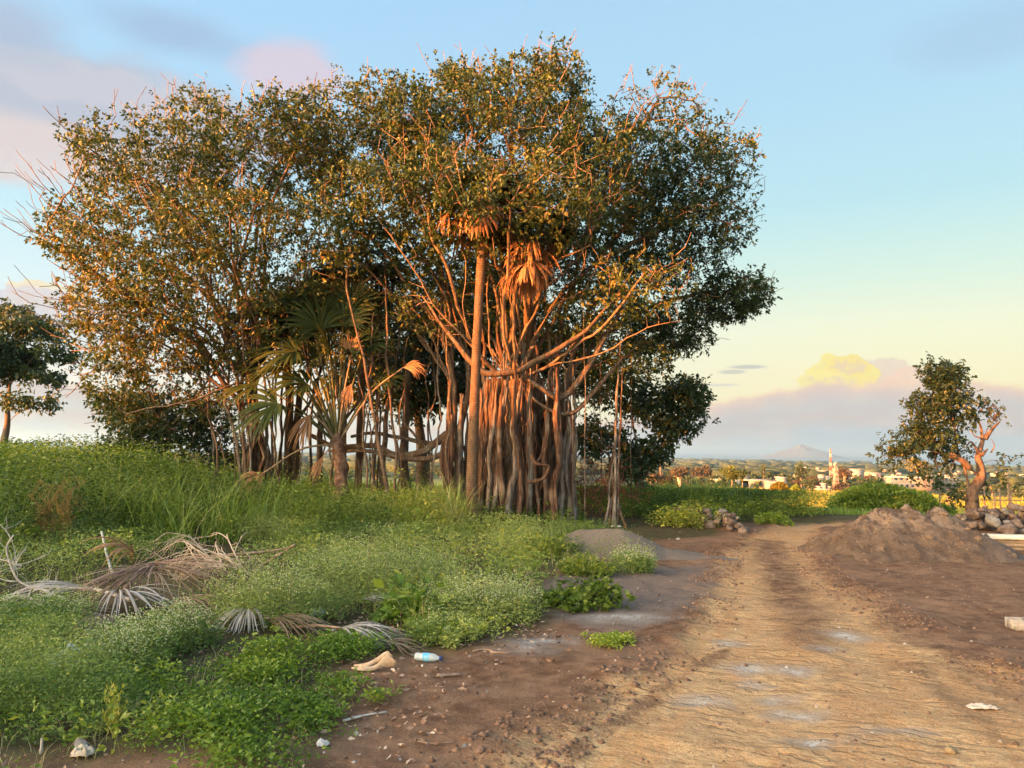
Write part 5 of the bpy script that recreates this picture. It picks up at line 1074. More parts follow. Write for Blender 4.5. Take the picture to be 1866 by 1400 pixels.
def box(mb, c, s, rz=0.0, rx=0.0, bev=.0):
    s = np.array(s) / 2.; b_ = min(bev, min(s) * .9); V = []
    for sx in (-1, 1):
        for sy in (-1, 1):
            for sz in (-1, 1): V.append((sx * s[0], sy * s[1], sz * s[2]))
    V = np.array(V); cr, sr = math.cos(rx), math.sin(rx); V = V @ np.array([[1, 0, 0], [0, cr, sr], [0, -sr, cr]]); cz, sz_ = math.cos(rz), math.sin(rz); V = V @ np.array([[cz, sz_, 0], [-sz_, cz, 0], [0, 0, 1]])
    mb.add(V + np.array(c), np.array([(0, 1, 3, 2), (4, 6, 7, 5), (0, 4, 5, 1), (2, 3, 7, 6), (0, 2, 6, 4), (1, 5, 7, 3)])); return mb
# stacked planks at the edge of the view
c = P(1806, 984, 13.4); g0 = float(Hn(np.array([c[0] + .9]), np.array([c[1]]))[0])
pk = thing('plank_stack', 'stack of weathered planks with a pale top board beside the soil heap', 'planks', (c[0] + 1.2, c[1], g0))
PLW = simplemat('weathered_plank', (.30, .20, .13), (.42, .30, .20), 12, .9, .4); PLT = simplemat('pale_board', (.70, .60, .48), (.80, .72, .60), 12, .8, .2)
for k in range(4):
    box(MB(), (c[0] + 1.2 + random.uniform(-.03, .03), c[1] + random.uniform(-.02, .02), g0 + .035 + k * .062), (2.4, .36 + (k == 3) * .06, .055), -.10).build('board', PLT if k == 3 else PLW, pk)
for dx in (.25, 2.1): box(MB(), (c[0] + dx, c[1], g0 + .0), (.07, .4, .05), -.1).build('bearer', PLW, pk)
# concrete block with two cells, at the edge of the dirt lot
c = G(1852, 1146); g0 = float(Hn(np.array([c[0]]), np.array([c[1]]))[0]); cb = MB(); W_, D_, Hb, th_ = .32, .17, .10, .03
for cx, cy, sx, sy in ((0, -D_ / 2 + th_ / 2, W_, th_), (0, D_ / 2 - th_ / 2, W_, th_), (-W_ / 2 + th_ / 2, 0, th_, D_ - 2 * th_), (W_ / 2 - th_ / 2, 0, th_, D_ - 2 * th_), (0, 0, th_, D_ - 2 * th_)): box(cb, (c[0] + .17 + cx, c[1] + .1 + cy, g0 + Hb / 2 - .01), (sx - .001, sy - .001, Hb))
tag(cb.build('concrete_block', simplemat('concrete', (.32, .27, .23), (.42, .37, .32), 25, .95, .5)), 'pale hollow concrete block lying on the bare soil', 'block')
# ------------------------------------------------------------------ litter and debris
def crumple(name, label, cat, px, py, sx, sy, h, mat, seed, rot=0.0, z=0.0, n=22):
    c = G(px, py); g0 = float(Hn(np.array([c[0]]), np.array([c[1]]))[0]) + z; u, v = np.meshgrid(np.linspace(-1, 1, n), np.linspace(-1, 1, n)); u, v = u.ravel(), v.ravel()
    r_ = 1 + .5 * (fbm(u + seed, v, 1.5, 3, seed) - .5); x = u * sx * .5 * r_ * (1 - .25 * v * v); y = v * sy * .5 * r_; zz = h * np.clip(1.25 - np.maximum(abs(u), abs(v)) ** 2, 0, 1) * (fbm(u * 2 + seed, v * 2, 1.6, 4, seed + 1)) * 1.1 + .006
    cr, sr = math.cos(rot), math.sin(rot); V = np.stack([c[0] + x * cr - y * sr, c[1] + x * sr + y * cr, g0 + zz], 1); i = np.arange(n - 1)[:, None] * n; j = np.arange(n - 1)[None]
    Q = np.stack([i + j, i + j + 1, i + n + j + 1, i + n + j], -1).reshape(-1, 4); o = mesh(name, V, Q, mat, None, None, False); md = o.modifiers.new('thick', 'SOLIDIFY'); md.thickness = .002; return tag(o, label, cat)
WHITE = simplemat('white_plastic', (.64, .62, .60), (.48, .46, .44), 14, .5, .2); GREYPL = simplemat('dusty_plastic_sheet', (.55, .55, .57), (.40, .39, .40), 10, .45, .4); CARD = simplemat('torn_card', (.62, .55, .46), (.46, .37, .29), 16, .9, .2)
crumple('plastic_scrap', 'small bright white plastic scrap on the dark soil near the lower edge', 'litter', 588, 1362, .07, .05, .04, WHITE, 3)
crumple('cardboard_scrap', 'torn cream cardboard scrap lying in the wheel rut', 'litter', 1790, 1288, .20, .07, .035, CARD, 8, -.1)
crumple('plastic_sheet', 'crumpled dusty grey plastic sheet among the white-flowered weeds', 'litter', 150, 1218, .42, .34, .17, GREYPL, 12, .2)
crumple('plastic_scrap', 'bluish crumpled plastic under the flowering bushes behind the dead fronds', 'litter', 580, 1128, .17, .1, .09, simplemat('blue_plastic', (.55, .68, .72), (.42, .55, .60), 14, .4, .2), 17)
crumple('plastic_scrap', 'pale crumpled wrapper half buried at the lower edge under the herbs', 'litter', 150, 1375, .12, .08, .06, CARD, 23)
crumple('plastic_scrap', 'white scrap lying on the dark soil under the banyan roots', 'litter', 972, 966, .22, .1, .06, WHITE, 29)
crumple('plastic_scrap', 'thin white scrap beside the slim root pair', 'litter', 1122, 960, .25, .1, .06, WHITE, 31)
# bottle
c = G(780, 1206); g0 = float(Hn(np.array([c[0]]), np.array([c[1]]))[0]); bo = thing('plastic_bottle', 'crushed clear plastic bottle with a blue label lying at the dirt edge', 'bottle', (c[0], c[1], g0))
ax = nrm(np.array([1.0, -.22, 0])); pr = [(0, .001), (.002, .026), (.02, .03), (.05, .027), (.06, .031), (.12, .030), (.135, .031), (.155, .028), (.18, .014), (.195, .012)]
P0 = np.array([c[0] - .1, c[1] + .02, g0 + .036]); q = np.array([P0 + ax * a_ for a_, _ in pr])
m, N, b, out = newmat('clear_bottle'); b.inputs['Base Color'].default_value = (.80, .88, .90, 1); b.inputs['Roughness'].default_value = .15; b.inputs['Transmission Weight'].default_value = .55
V, Fq = tube(q, [r_ for _, r_ in pr], 18, True, .06); mesh('body', V, Fq, m, bo, None, True)
V, Fq = tube(np.array([P0 + ax * .065, P0 + ax * .118]), .0328, 18, False); mesh('label', V, Fq, simplemat('blue_wrap', (.10, .42, .66), (.35, .62, .78), 30, .5, 0), bo, None, True)
V, Fq = tube(np.array([P0 + ax * .192, P0 + ax * .212]), .0145, 14, True); mesh('cap', V, Fq, simplemat('navy_cap', (.03, .06, .22), None, 10, .5, 0), bo, None, True)
# curled dry husk
c = G(682, 1226); g0 = float(Hn(np.array([c[0]]), np.array([c[1]]))[0]); mb = MB(); HUSK = simplemat('dry_husk', (.50, .33, .20), (.64, .48, .33), 18, .8, .5)
for k, pts in enumerate((((-.16, 0, .02), (-.08, -.02, .03), (0, 0, .03), (.07, .03, .07), (.15, .03, .05)), ((-.15, .03, .03), (-.05, .02, .05), (.05, .05, .09), (.12, .06, .08)))):
    l = smooth_line(np.array(pts) + [c[0], c[1], g0], 16); wd = np.interp(np.linspace(0, 1, 16), [0, .2, .5, .8, 1], [.015, .035, .02, .045, .02]); s_ = np.array([.2, .9, .35]); s_ = s_ / np.linalg.norm(s_)
    tw_ = np.linspace(-.8, 1.6, 16)[:, None]; sd = s_ * np.cos(tw_) + np.array([.0, -.35, .9]) * np.sin(tw_); V = np.concatenate([l - sd * wd[:, None], l + np.array([0, 0, .012]), l + sd * wd[:, None]]); i = np.arange(15)
    mb.add(V, np.concatenate([np.stack([i, i + 1, i + 17, i + 16], 1), np.stack([i + 16, i + 17, i + 33, i + 32], 1)]))
o = mb.build('dry_husk', HUSK); md = o.modifiers.new('t', 'SOLIDIFY'); md.thickness = .004; tag(o, 'curled peach-coloured dry palm husk at the edge of the herbs', 'husk')
STK = simplemat('dead_stick', (.24, .15, .10), (.36, .26, .19), 14, .9, .5); STKG = simplemat('bleached_stick', (.46, .40, .34), (.62, .56, .50), 14, .9, .4)
def stick(pts, r, label, mat=STK, cat='stick', name='stick', wob=.01, taper=.5, seg=.03):
    q = resample(np.array(pts), seg, wob); V, Fq = tube(q, r * np.linspace(1, taper, len(q)), 7, True, .12); return tag(mesh(name, V, Fq, mat, None, None, True), label, cat)
def gp(px, py, dz=.01): v = G(px, py); v[2] = float(Hn(np.array([v[0]]), np.array([v[1]]))[0]) + dz; return v
stick([gp(796, 1234, .014), gp(842, 1230, .014)], .014, 'short thick brown stick just below the plastic bottle'); stick([gp(755, 1354), gp(790, 1358), gp(828, 1356)], .006, 'long thin brown stick near the lower edge')
stick([gp(625, 1312), gp(665, 1303), gp(705, 1296)], .008, 'thin pale stick pointing at the bare soil below the herbs', STKG); stick([gp(893, 1192), gp(930, 1196)], .010, 'short brown stick beside the white ash patch'); stick([gp(862, 1190), gp(885, 1187), gp(905, 1193)], .008, 'curved twig between the ash patch and the weeds')
stick([gp(75, 1374), P(76, 1345, gp(75, 1374)[1])], .010, 'short broken twig standing upright at the lower edge', STKG, seg=.02)
v = gp(205, 1052, .0); stick([v, P(196, 1015, v[1]), P(185, 968, v[1])], .018, 'slender white stick standing upright behind the dead palm heap', simplemat('white_stick', (.74, .70, .64), (.62, .58, .52), 14, .8, .2), wob=.02, taper=.7)
Yb = G(470, 1050)[1]; fs = thing('forked_branch', 'forked brown dead branch reaching out of the dry twig tangle', 'branch', P(470, 1045, Yb))
for pts in ([P(415, 1012, Yb), P(470, 1006, Yb), P(520, 1000, Yb), P(538, 992, Yb)], [P(462, 1042, Yb), P(490, 1022, Yb), P(524, 1002, Yb)]):
    q = resample(np.array(pts), .05, .01); V, Fq = tube(q, .022 * np.linspace(1, .6, len(q)), 7, True, .1); mesh('fork', V, Fq, STK, fs, None, True)
def twigs(mb, p, d, l, r, depth, spread=.5, bend=.12, up=0.0, seg=6):
    q = [np.array(p, float)]; d = nrm(np.array(d, float)); bv = rng.normal(size=3) * bend
    for k in range(seg): d = nrm(d + bv + rng.normal(size=3) * bend * .5 + np.array([0, 0, up])); q.append(q[-1] + d * l / seg)
    V, Fq = tube(np.array(q), np.linspace(r, r * .55, seg + 1), 5 if r > .006 else 4, False); mb.add(V, Fq)
    if depth > 0:
        for k in range(random.choice([2, 3, 3])):
            i = random.randrange(max(1, seg // 3), seg + 1); twigs(mb, q[i], nrm(d + rng.normal(size=3) * spread), l * random.uniform(.5, .8), r * .6, depth - 1, spread, bend, up, seg)
random.seed(9)
Yd = G(420, 1065)[1]; b_ = P(430, 1055, Yd); mb = MB()
for k in range(13): twigs(mb, b_ + [random.uniform(-.35, .1), random.uniform(-.2, .1), .14], [-.8 + random.uniform(-.6, .4), random.uniform(-.2, .3), .72 + random.uniform(-.1, .35)], .52, .011, 3, .4, .10, -.09)
tag(mb.build('dry_twig_tangle', simplemat('dry_twig', (.50, .36, .25), (.66, .52, .39), 14, .9, 0), None, True, b_), 'pinkish-tan tangle of dry curved twigs lying behind the palm debris', 'brush')
# bleached fallen branch
mb = MB(); pts = [gp(240, 1110, .05), gp(170, 1100, .10), gp(110, 1097, .10), gp(60, 1100, .12)]; q = resample(np.array(pts), .05, .02); V, Fq = tube(q, .02 * np.linspace(.8, 1, len(q)), 7, True, .1); mb.add(V, Fq)
Yc = q[-1][1]
for line, r in (((P(75, 1100, Yc), P(40, 1108, Yc), P(15, 1130, Yc - .2)), .014), ((P(125, 1095, Yc), P(90, 1078, Yc), P(45, 1065, Yc), P(25, 1040, Yc), P(12, 1000, Yc), P(25, 975, Yc)), .014), ((P(25, 1040, Yc), P(35, 1015, Yc), P(48, 1000, Yc)), .009), ((P(75, 1100, Yc), P(40, 1085, Yc), P(0, 1092, Yc), P(-60, 1088, Yc)), .014), ((P(30, 1060, Yc), P(10, 1058, Yc), P(-30, 1045, Yc)), .009), ((P(240, 1110, Yc + .1), P(290, 1108, Yc + .1), P(350, 1108, Yc + .1)), .012)):
    qq = resample(np.array(line), .05, .02); V, Fq = tube(qq, r * np.linspace(1, .5, len(qq)), 6, True, .1); mb.add(V, Fq)
    for k in range(4): i = random.randrange(len(qq)); twigs(mb, qq[i], nrm(rng.normal(size=3) + [-.5, 0, .3]), .28, .005, 1, .6, .15)
tag(mb.build('bleached_branch', STKG, None, True), 'bleached grey fallen branch with upcurled twigs lying over the weeds', 'branch')
mb = MB()
for k in range(6): twigs(mb, gp(200 + 20 * k, 1060 - 4 * k, .08) , [1, random.uniform(-.2, .3), random.uniform(-.05, .25)], .55, .007, 1, .4, .1)
tag(mb.build('thin_dead_twigs', STK, None, True), 'thin grey dead twigs lying across the brown palm heap', 'brush')
# dead palm fronds on the ground
def gfrond(px, py, ox, oy, L, spread, label, mat, n=30, droop=.5, dz=.10, tailpx=None, uz=.1):
    L *= 1.15; dz *= 1.15
    hub = gp(px, py, dz); t = thing('dead_palm_frond', label, 'palm frond', hub * [1, 1, 0] + [0, 0, hub[2] - dz]); fan(hub, [ox, oy, uz], (0, 0, 1), L, R(spread), n, droop, 1.0, .4, .18, .1, ground=hub[2] - dz).build('blade', mat, t)
    if tailpx: e_ = gp(*tailpx, .02); V, Fq = tube(smooth_line([e_, (e_ + hub) / 2 + [0, 0, .02], hub], 8), np.linspace(.016, .010, 8), 6); mesh('stalk', V, Fq, PETDRY, t, None, True)
gfrond(452, 1152, -.15, -1, .42, 130, 'silvery dead palm frond hanging down at the front of the litter strip', PALMGREY, 34, 1.0, .12, (520, 1160))
gfrond(490, 1160, 1, -.35, .62, 70, 'tan dead palm frond fanned beside the silvery one', PALMDRY, 26, .6, .10, (440, 1150))
gfrond(620, 1172, 1, -.25, .55, 95, 'long-stalked dead palm frond pointing at the plastic bottle', PALMGREY, 30, .6, .09, (530, 1155))
gfrond(650, 1172, .3, -1, .30, 120, 'short torn piece of dead palm frond under the long-stalked one', PALMDRY, 20, .8, .06)
gfrond(655, 1118, .9, .3, .42, 100, 'grey dead palm frond behind, next to the big broad-leaved weed', PALMGREY, 24, .5, .10)
ROT = leafmat('rotting_palm_leaf', [(0, (.08, .045, .035)), (.6, (.19, .12, .09)), (1, (.36, .26, .20))], .05, .8); RUST = leafmat('rusty_palm_leaf', [(0, (.18, .09, .05)), (.6, (.34, .20, .12)), (1, (.52, .38, .26))], .1, .7)
gfrond(275, 1112, -.7, -1, .85, 80, 'dark brown dead palm frond forming the shadowed front of the heap', ROT, 30, .45, .32, None, -.1)
gfrond(283, 1108, -.1, -1, .6, 90, 'brown dead palm frond hanging from the top of the heap', ROT, 24, .7, .34, None, -.1)
gfrond(262, 1108, 1, -.25, 1.25, 42, 'rusty-brown dead palm frond stretched along the top of the heap', RUST, 22, .22, .34, None, .05)
gfrond(272, 1112, 1, -.7, .9, 50, 'tan dead palm frond sloping from the heap towards the silvery frond', PALMDRY, 20, .35, .30)
gfrond(238, 1092, -.8, -.2, .50, 150, 'peach-coloured torn palm frond on the crest of the heap', PALMTAN, 14, .9, .36, None, .7)
gfrond(150, 1125, -.9, -.5, .65, 100, 'pale straw dead palm frond half sunk in weeds below the heap', PALMGREY, 28, .5, .20)
gfrond(215, 1130, .8, -.4, .70, 110, 'bleached dead palm frond in the middle of the debris strip', PALMGREY, 28, .5, .18)
gfrond(230, 1120, -.4, -1, .55, 120, 'grey ribbed dead palm frond under the bleached fallen branch', PALMDRY, 28, .5, .22)
gfrond(330, 1135, .7, -.6, .55, 80, 'brown withered palm frond between the heap and the silvery frond', RUST, 22, .5, .14)
gfrond(385, 1150, -.6, -.8, .45, 100, 'grey-brown palm frond lying flat on bare soil beside the silvery frond', PALMDRY, 24, .5, .10)
gfrond(700, 1185, 1, -.4, .36, 60, 'narrow torn palm frond strip ending at the plastic bottle', PALMDRY, 14, .5, .06)
gfrond(185, 1165, .2, -1, .38, 120, 'pinkish curled dead palm frond above the plastic sheet', PALMDRY, 22, 1.0, .12)
gfrond(120, 1150, 1, .1, .5, 60, 'flattened dry palm frond at the inner end of the debris strip', PALMDRY, 20, .5, .08)
# stemmy weeds
for px, py, h_, n_, lab in ((205, 1345, .34, 5, 'spindly yellow-green seed stalk above the near herbs'), (75, 1020, .95, 26, 'reddish seeding weed standing dark against the tall weeds'), (110, 1020, 1.0, 30, 'orange-brown seeding weed beside the bleached branch')):
    v = gp(px, py, 0); mb = MB(); t = thing('seed_weed', lab, 'weed', v)
    for k in range(n_):
        d = np.array([random.uniform(-.2, .2), random.uniform(-.15, .15), 1]); l = h_ * random.uniform(.5, 1); q = np.array([v + [random.uniform(-.12, .12) * h_, 0, 0] + d * l * s_ for s_ in np.linspace(0, 1, 6)]); V, Fq = tube(q, np.linspace(.006, .003, 6), 4, False); mb.add(V, Fq, v=.9)
        pos = q[rng.integers(2, 6, 26)] + rng.normal(size=(26, 3)) * .018; V, T = leaves(pos, rng.normal(size=(26, 3)) * .5 + [0, 0, 1], .035, .010); mb.add(V, T, v=np.repeat(rng.uniform(.6, 1, 26), 4))
    mb.build('seed_heads', leafmat('seed_stalk', [(0, (.10, .10, .03)), (.7, (.26, .18, .05)), (1, (.34, .22, .08))], .2, .6) if px < 200 else WEED, t)
# ------------------------------------------------------------------ the far side: shrubs, fence, tree belt, town
random.seed(31)
def Hs(x, y): return float(H0(np.array([x]), np.array([y]))[0])
def far_tree(name, label, cat, px, Y, hpx, wpx, mat, L=.5, n=900, top=.0, trunkr=.25, group=None, flat=1.0, bark=None, base_py=None, lobes=9, gap=.25):
    """a distant tree with a forked trunk and leaf clumps spread through lobes"""
    c = P(px, 830, Y); z0 = Hs(c[0], c[1]); H_ = hpx * Y / F; W_ = wpx * Y / F / 2; t = thing(name, label, cat, (c[0], c[1], z0), group)
    cr0 = H_ * (.30 + gap * .5); V, Fq = tube(resample([[c[0], c[1], z0 - .2], [c[0] + W_ * .05, c[1], z0 + cr0], [c[0] - W_ * .05, c[1], z0 + H_ * .75]], H_ / 8, W_ * .05), np.linspace(trunkr, trunkr * .4, len(resample([[c[0], c[1], z0 - .2], [c[0] + W_ * .05, c[1], z0 + cr0], [c[0] - W_ * .05, c[1], z0 + H_ * .75]], H_ / 8, 0))), 6); mb = MB().add(V, Fq)
    ce = []
    for k in range(lobes):
        a_ = random.uniform(0, 6.28); rr = random.uniform(.2, .72) * W_; q = np.array([c[0] + math.cos(a_) * rr, c[1] + math.sin(a_) * rr, z0 + cr0 + (H_ - cr0) * (random.uniform(.15, .82) if flat == 1 else random.uniform(.55, .85))]); ce.append(q)
        V, Fq = tube(smooth_line([[c[0], c[1], z0 + cr0 * random.uniform(.7, 1)], (q + [c[0], c[1], q[2]]) / 2 - [0, 0, (q[2] - z0) * .08], q], 6), np.linspace(trunkr * .45, trunkr * .12, 6), 4); mb.add(V, Fq)
    mb.build('trunk', bark or BARKFAR, t, True)
    ce = np.array(ce); k = rng.integers(0, lobes, n); v = nrm(rng.normal(size=(n, 3))) * rng.uniform(.5, 1, n)[:, None] ** .6; pos = ce[k] + v * np.array([W_ * .42, W_ * .42, (H_ - cr0) * .22 * (1 if flat == 1 else .6)])
    V, T = leaves(pos, rng.normal(size=(n, 3)) + [0, 0, .1], L * rng.uniform(.6, 1.2, n), L * .6); mesh('crown', V, T, mat, t, {'v': np.repeat(np.clip(.5 + (v[:, 2]) * .15 + rng.normal(size=n) * .15 + random.uniform(-.15, .15), 0, 1), 4)}); return t
BARKFAR = simplemat('far_bark', (.22, .16, .12), (.30, .24, .19), 3, .9, 0)
FARGREEN = leafmat('far_tree_leaf', [(0, (.03, .05, .02)), (.6, (.055, .085, .03)), (1, (.11, .13, .04))], .2, .6); FARRED = leafmat('reddish_tree_leaf', [(0, (.05, .04, .02)), (.6, (.085, .062, .034)), (1, (.13, .085, .045))], .2, .6); YEL = leafmat('yellow_shrub_leaf', [(0, (.14, .12, .015)), (.6, (.26, .21, .03)), (1, (.36, .26, .05))], .3, .5)
# big shrub mound behind the track end, small lit shrubs
def shrub(px, Y, wpx, hpx, label, mat, n=5000, L=.12, name='shrub', dz=0.0):
    c = P(px, 850, Y); z0 = Hs(c[0], c[1]); k = Y / F; v = nrm(rng.normal(size=(n, 3))); v[:, 2] = abs(v[:, 2]); r_ = rng.uniform(.55, 1, n)[:, None] ** .5 * (1 + .35 * (fbm(v[:, 0] * 2.2 + px, v[:, 1] * 2.2 + v[:, 2] * 3, 1, 3, 130) - .5))[:, None]
    pos = np.array([c[0], c[1], z0]) + v * r_ * [wpx * k / 2, wpx * k / 2.4, hpx * k]; t = thing(name, label, 'shrub', (c[0], c[1], z0)); V, T = leaves(pos, v + rng.normal(size=(n, 3)) * .6, L * rng.uniform(.6, 1.2, n), L * .5)
    mesh('foliage', V, T, mat, t, {'v': np.repeat(np.clip(.45 + (fbm(pos[:, 0], pos[:, 2] + pos[:, 1], 1.5, 3, 131) - .5) + rng.normal(size=n) * .12, 0, 1), 4)}); mb = MB()
    for q in range(7):
        a_ = q * .9; V, Fq = tube(smooth_line([[c[0], c[1], z0 - .1], [c[0] + math.cos(a_) * wpx * k * .12, c[1] + math.sin(a_) * wpx * k * .1, z0 + hpx * k * .5], [c[0] + math.cos(a_) * wpx * k * .25, c[1] + math.sin(a_) * wpx * k * .2, z0 + hpx * k * .75]], 6), np.linspace(.05, .02, 6), 5); mb.add(V, Fq)
    mb.build('stems', BARKFAR, t, True); return t
shrub(1612, 27, 200, 52, 'broad mound of tangled green shrub beyond the end of the track', WEED, 9000, .14)
shrub(1560, 27, 90, 34, 'low flank bush against the near side of the tangled green shrub', WEED, 3000, .14)
shrub(1690, 27, 90, 26, 'low bush between the tangled shrub and the gnarled tree', WEED, 2500, .13)
shrub(1420, 62, 34, 24, 'orange-lit bush at the near corner of the yellow field', YEL, 1600, .22); shrub(1450, 60, 26, 20, 'pale grey-green bush next to the orange-lit one', WEED, 900, .2)
shrub(1270, 24.5, 120, 22, 'tall reedy bush on the bank under the last branches', WEED, 3600, .16)
far_tree('small_tree', 'small yellow-lit tree at the edge of the green field', 'tree', 1333, 110, 40, 44, BRIGHTLEAF, .34, 900, trunkr=.12, base_py=0); far_tree('small_tree', 'small dark round bush-tree next to the yellow-lit one', 'tree', 1352, 108, 34, 22, FARGREEN, .3, 500, trunkr=.1)
far_tree('young_tree', 'thin young sapling standing before the yellow field near the gnarled tree', 'tree', 1710, 24, 78, 14, DARKLEAF, .12, 90, trunkr=.02, lobes=4)
# field fence
fn = thing('field_fence', 'wooden post and rail fence in front of the yellow field behind the gnarled tree', 'fence', P(1800, 900, 40) * [1, 1, 0] + [0, 0, -.5]); FW = simplemat('fence_wood', (.16, .10, .07), (.26, .18, .13), 6, .9, .3)
fp = []
for k, px in enumerate((1727, 1765, 1793, 1812, 1822, 1838, 1842, 1880, 1920, 1970, 2020)):
    c = P(px, 880, 38); z0 = Hs(c[0], c[1]); hh = (1.0, 1.3, 1.3, .9, 1.1, 1.7, 1.1, 1.2, 1.2, 1.3, 1.2)[k]; fp.append((c[0], c[1], z0)); V, Fq = tube(np.array([[c[0], c[1], z0 - .3], [c[0] + random.uniform(-.04, .04), c[1], z0 + hh]]), .045, 6); mesh('post', V, Fq, FW, fn)
for h_ in (.55, .95):
    V, Fq = tube(np.array([[a_, b_, c_ + h_] for a_, b_, c_ in fp]), .022, 5); mesh('rail', V, Fq, FW, fn)
# distinct trees and poles of the belt
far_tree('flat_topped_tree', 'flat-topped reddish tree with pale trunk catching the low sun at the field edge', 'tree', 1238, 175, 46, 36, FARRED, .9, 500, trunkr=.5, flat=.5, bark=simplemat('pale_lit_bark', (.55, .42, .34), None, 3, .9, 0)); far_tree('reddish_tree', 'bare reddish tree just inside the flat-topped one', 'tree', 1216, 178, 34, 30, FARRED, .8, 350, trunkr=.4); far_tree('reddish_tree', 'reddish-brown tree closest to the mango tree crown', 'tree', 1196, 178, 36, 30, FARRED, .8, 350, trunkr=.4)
far_tree('orange_tree', 'orange-tinted tree rising above the dark belt behind the white villa', 'tree', 1280, 300, 44, 40, FARRED, 1.2, 400, trunkr=.5); far_tree('russet_tree', 'russet round tree beside the lattice tower', 'tree', 1538, 320, 44, 26, FARRED, 1.2, 400, trunkr=.5); far_tree('dome_tree', 'wide pale dome-shaped tree behind the long lit building', 'tree', 1670, 520, 46, 44, YEL, 1.6, 400, trunkr=.6)
far_tree('conifer', 'narrow dark conifer spire above the belt', 'tree', 1391, 300, 50, 8, FARGREEN, .8, 260, trunkr=.3); far_tree('conifer', 'broad dark conifer rising above the belt before the red and white tower', 'tree', 1459, 320, 50, 26, FARGREEN, 1.1, 400, trunkr=.4)
protoT = [far_tree('belt_tree', 'dark rounded tree in the wooded belt between the fields and the town', 'tree', 1300 + 25 * k, 260, 27, 34, m_, 1.0, 420, trunkr=.4, group='trees of the wooded belt', gap=-.3) for k, m_ in enumerate((FARGREEN, FARGREEN, FARRED, FARGREEN))]
def copy_tree(o, loc, rz, s, parent=None):
    c = o.copy(); COL.objects.link(c)
    if parent is None: c.location = loc; c.rotation_euler = (0, 0, rz); c.scale = (s, s, s)
    else: c.parent = parent
    for ch in o.children: copy_tree(ch, None, 0, 1, c)
    return c
for k in range(190):
    if k < 120: px = random.uniform(1180, 1990); Y = random.uniform(235, 420)
    else: px = random.uniform(-150, 1180); Y = random.uniform(240, 460)
    if 1335 < px < 1425 and Y < 300 or 1480 < px < 1500 or (1625 < px < 1745 and Y < 350): Y = random.uniform(350, 430)
    c = P(px, 840, Y); s_ = random.uniform(.7, 1.25); copy_tree(protoT[2] if random.random() < .13 else protoT[random.choice((0, 1, 3))], (c[0], c[1], Hs(c[0], c[1])), random.uniform(0, 6), s_)
# far woods and hedges on the plain
n = 5200; r_ = 480 * (5000 / 480) ** rng.random(n); az_ = rng.uniform(-.66, .66, n); x = np.sin(az_) * r_; y = np.cos(az_) * r_; kk = fbm(x * .35, y, 1 / 170., 3, 140) > .5; x, y, r_ = x[kk], y[kk], r_[kk]; sz = (4 + r_ / 500) * rng.uniform(.6, 1.3, len(x)); z = H0(x, y)
hv = rockmesh(77, 1)[0] * [2.2, 1, 1]; tf = rockmesh(77, 1)[1]; V = (np.stack([x, y, z + sz * .3], 1)[:, None] + hv[None] * sz[:, None, None] * rng.uniform(.75, 1.25, (len(x), len(hv), 1))).reshape(-1, 3)
tag(mesh('far_woods', V, (np.arange(len(x))[:, None, None] * len(hv) + tf[None]).reshape(-1, 3), simplemat('far_wood', (.028, .045, .022), (.06, .08, .035), .05, .9, 0)), 'hedges and woods dotting the far plain', kind='stuff')
# houses
WALLS = [simplemat('white_wall', (.32, .31, .30), (.26, .25, .23), .5, .8, 0), simplemat('cream_wall', (.30, .25, .20), (.26, .21, .16), .5, .8, 0), simplemat('pink_wall', (.38, .27, .21), (.33, .24, .19), .5, .8, 0)]; ROOF = simplemat('roof_slab', (.40, .34, .30), (.52, .46, .42), .5, .8, 0); GLASS = simplemat('dark_window', (.05, .07, .10), None, 1, .3, 0)
def house(x, y, z, w_, d_, h_, label, mat, group=None, floors=1, name='house', cat='house', nw=3, extra=()):
    t = thing(name, label, cat, (x, y, z), group); box(MB(), (x, y, z + h_ / 2 - 1), (w_, d_, h_ + 2)).build('wall', mat, t); box(MB(), (x, y, z + h_ + .15), (w_ + .6, d_ + .6, .3)).build('roof', ROOF, t)
    for dx, dy, ww, dd, h2 in extra: box(MB(), (x + dx, y + dy, z + h2 / 2 - 1), (ww, dd, h2 + 2)).build('wall', mat, t); box(MB(), (x + dx, y + dy, z + h2 + .15), (ww + .5, dd + .5, .3)).build('roof', ROOF, t)
    for f_ in range(floors):
        for k in range(nw): box(MB(), (x - w_ / 2 + (k + .5) * w_ / nw, y - d_ / 2, z + 1.6 + f_ * 3), (w_ / nw * .5, .12, 1.0)).build('window', GLASS, t)
    return t
def hp(px, Y): c = P(px, 860, Y); return c[0], c[1], Hs(c[0], c[1])
x, y, z = hp(1372, 262); house(x, y, z + 1.9, 11, 8, 3.0, 'long low white villa at the edge of the green field', WALLS[0], floors=1, nw=4, extra=((-4.5, -1, 3.5, 6, 4.4),)); x, y, z = hp(1410, 258); house(x, y, z + 1.6, 6.5, 6, 2.8, 'small white block-shaped house with a raised corner near the yellow field', WALLS[0], nw=2, extra=((2.2, 0, 2, 5, 4.4),)); x, y, z = hp(1323, 270); house(x, y, z + 2, 9, 6, 2.6, 'flat white outbuilding half hidden by the yellow-lit tree', WALLS[0], nw=3)
x, y, z = hp(1664, 345); house(x, y, z + .6, 24, 12, 5.0, 'long sunlit two-storey building behind the tangled shrub', WALLS[1], floors=2, nw=10, name='school_building', cat='building'); x, y, z = hp(1712, 350); house(x, y, z + 1.2, 15, 10, 3.6, 'lower sunlit wing beyond the long two-storey building', WALLS[2], floors=1, nw=6, name='school_building', cat='building')
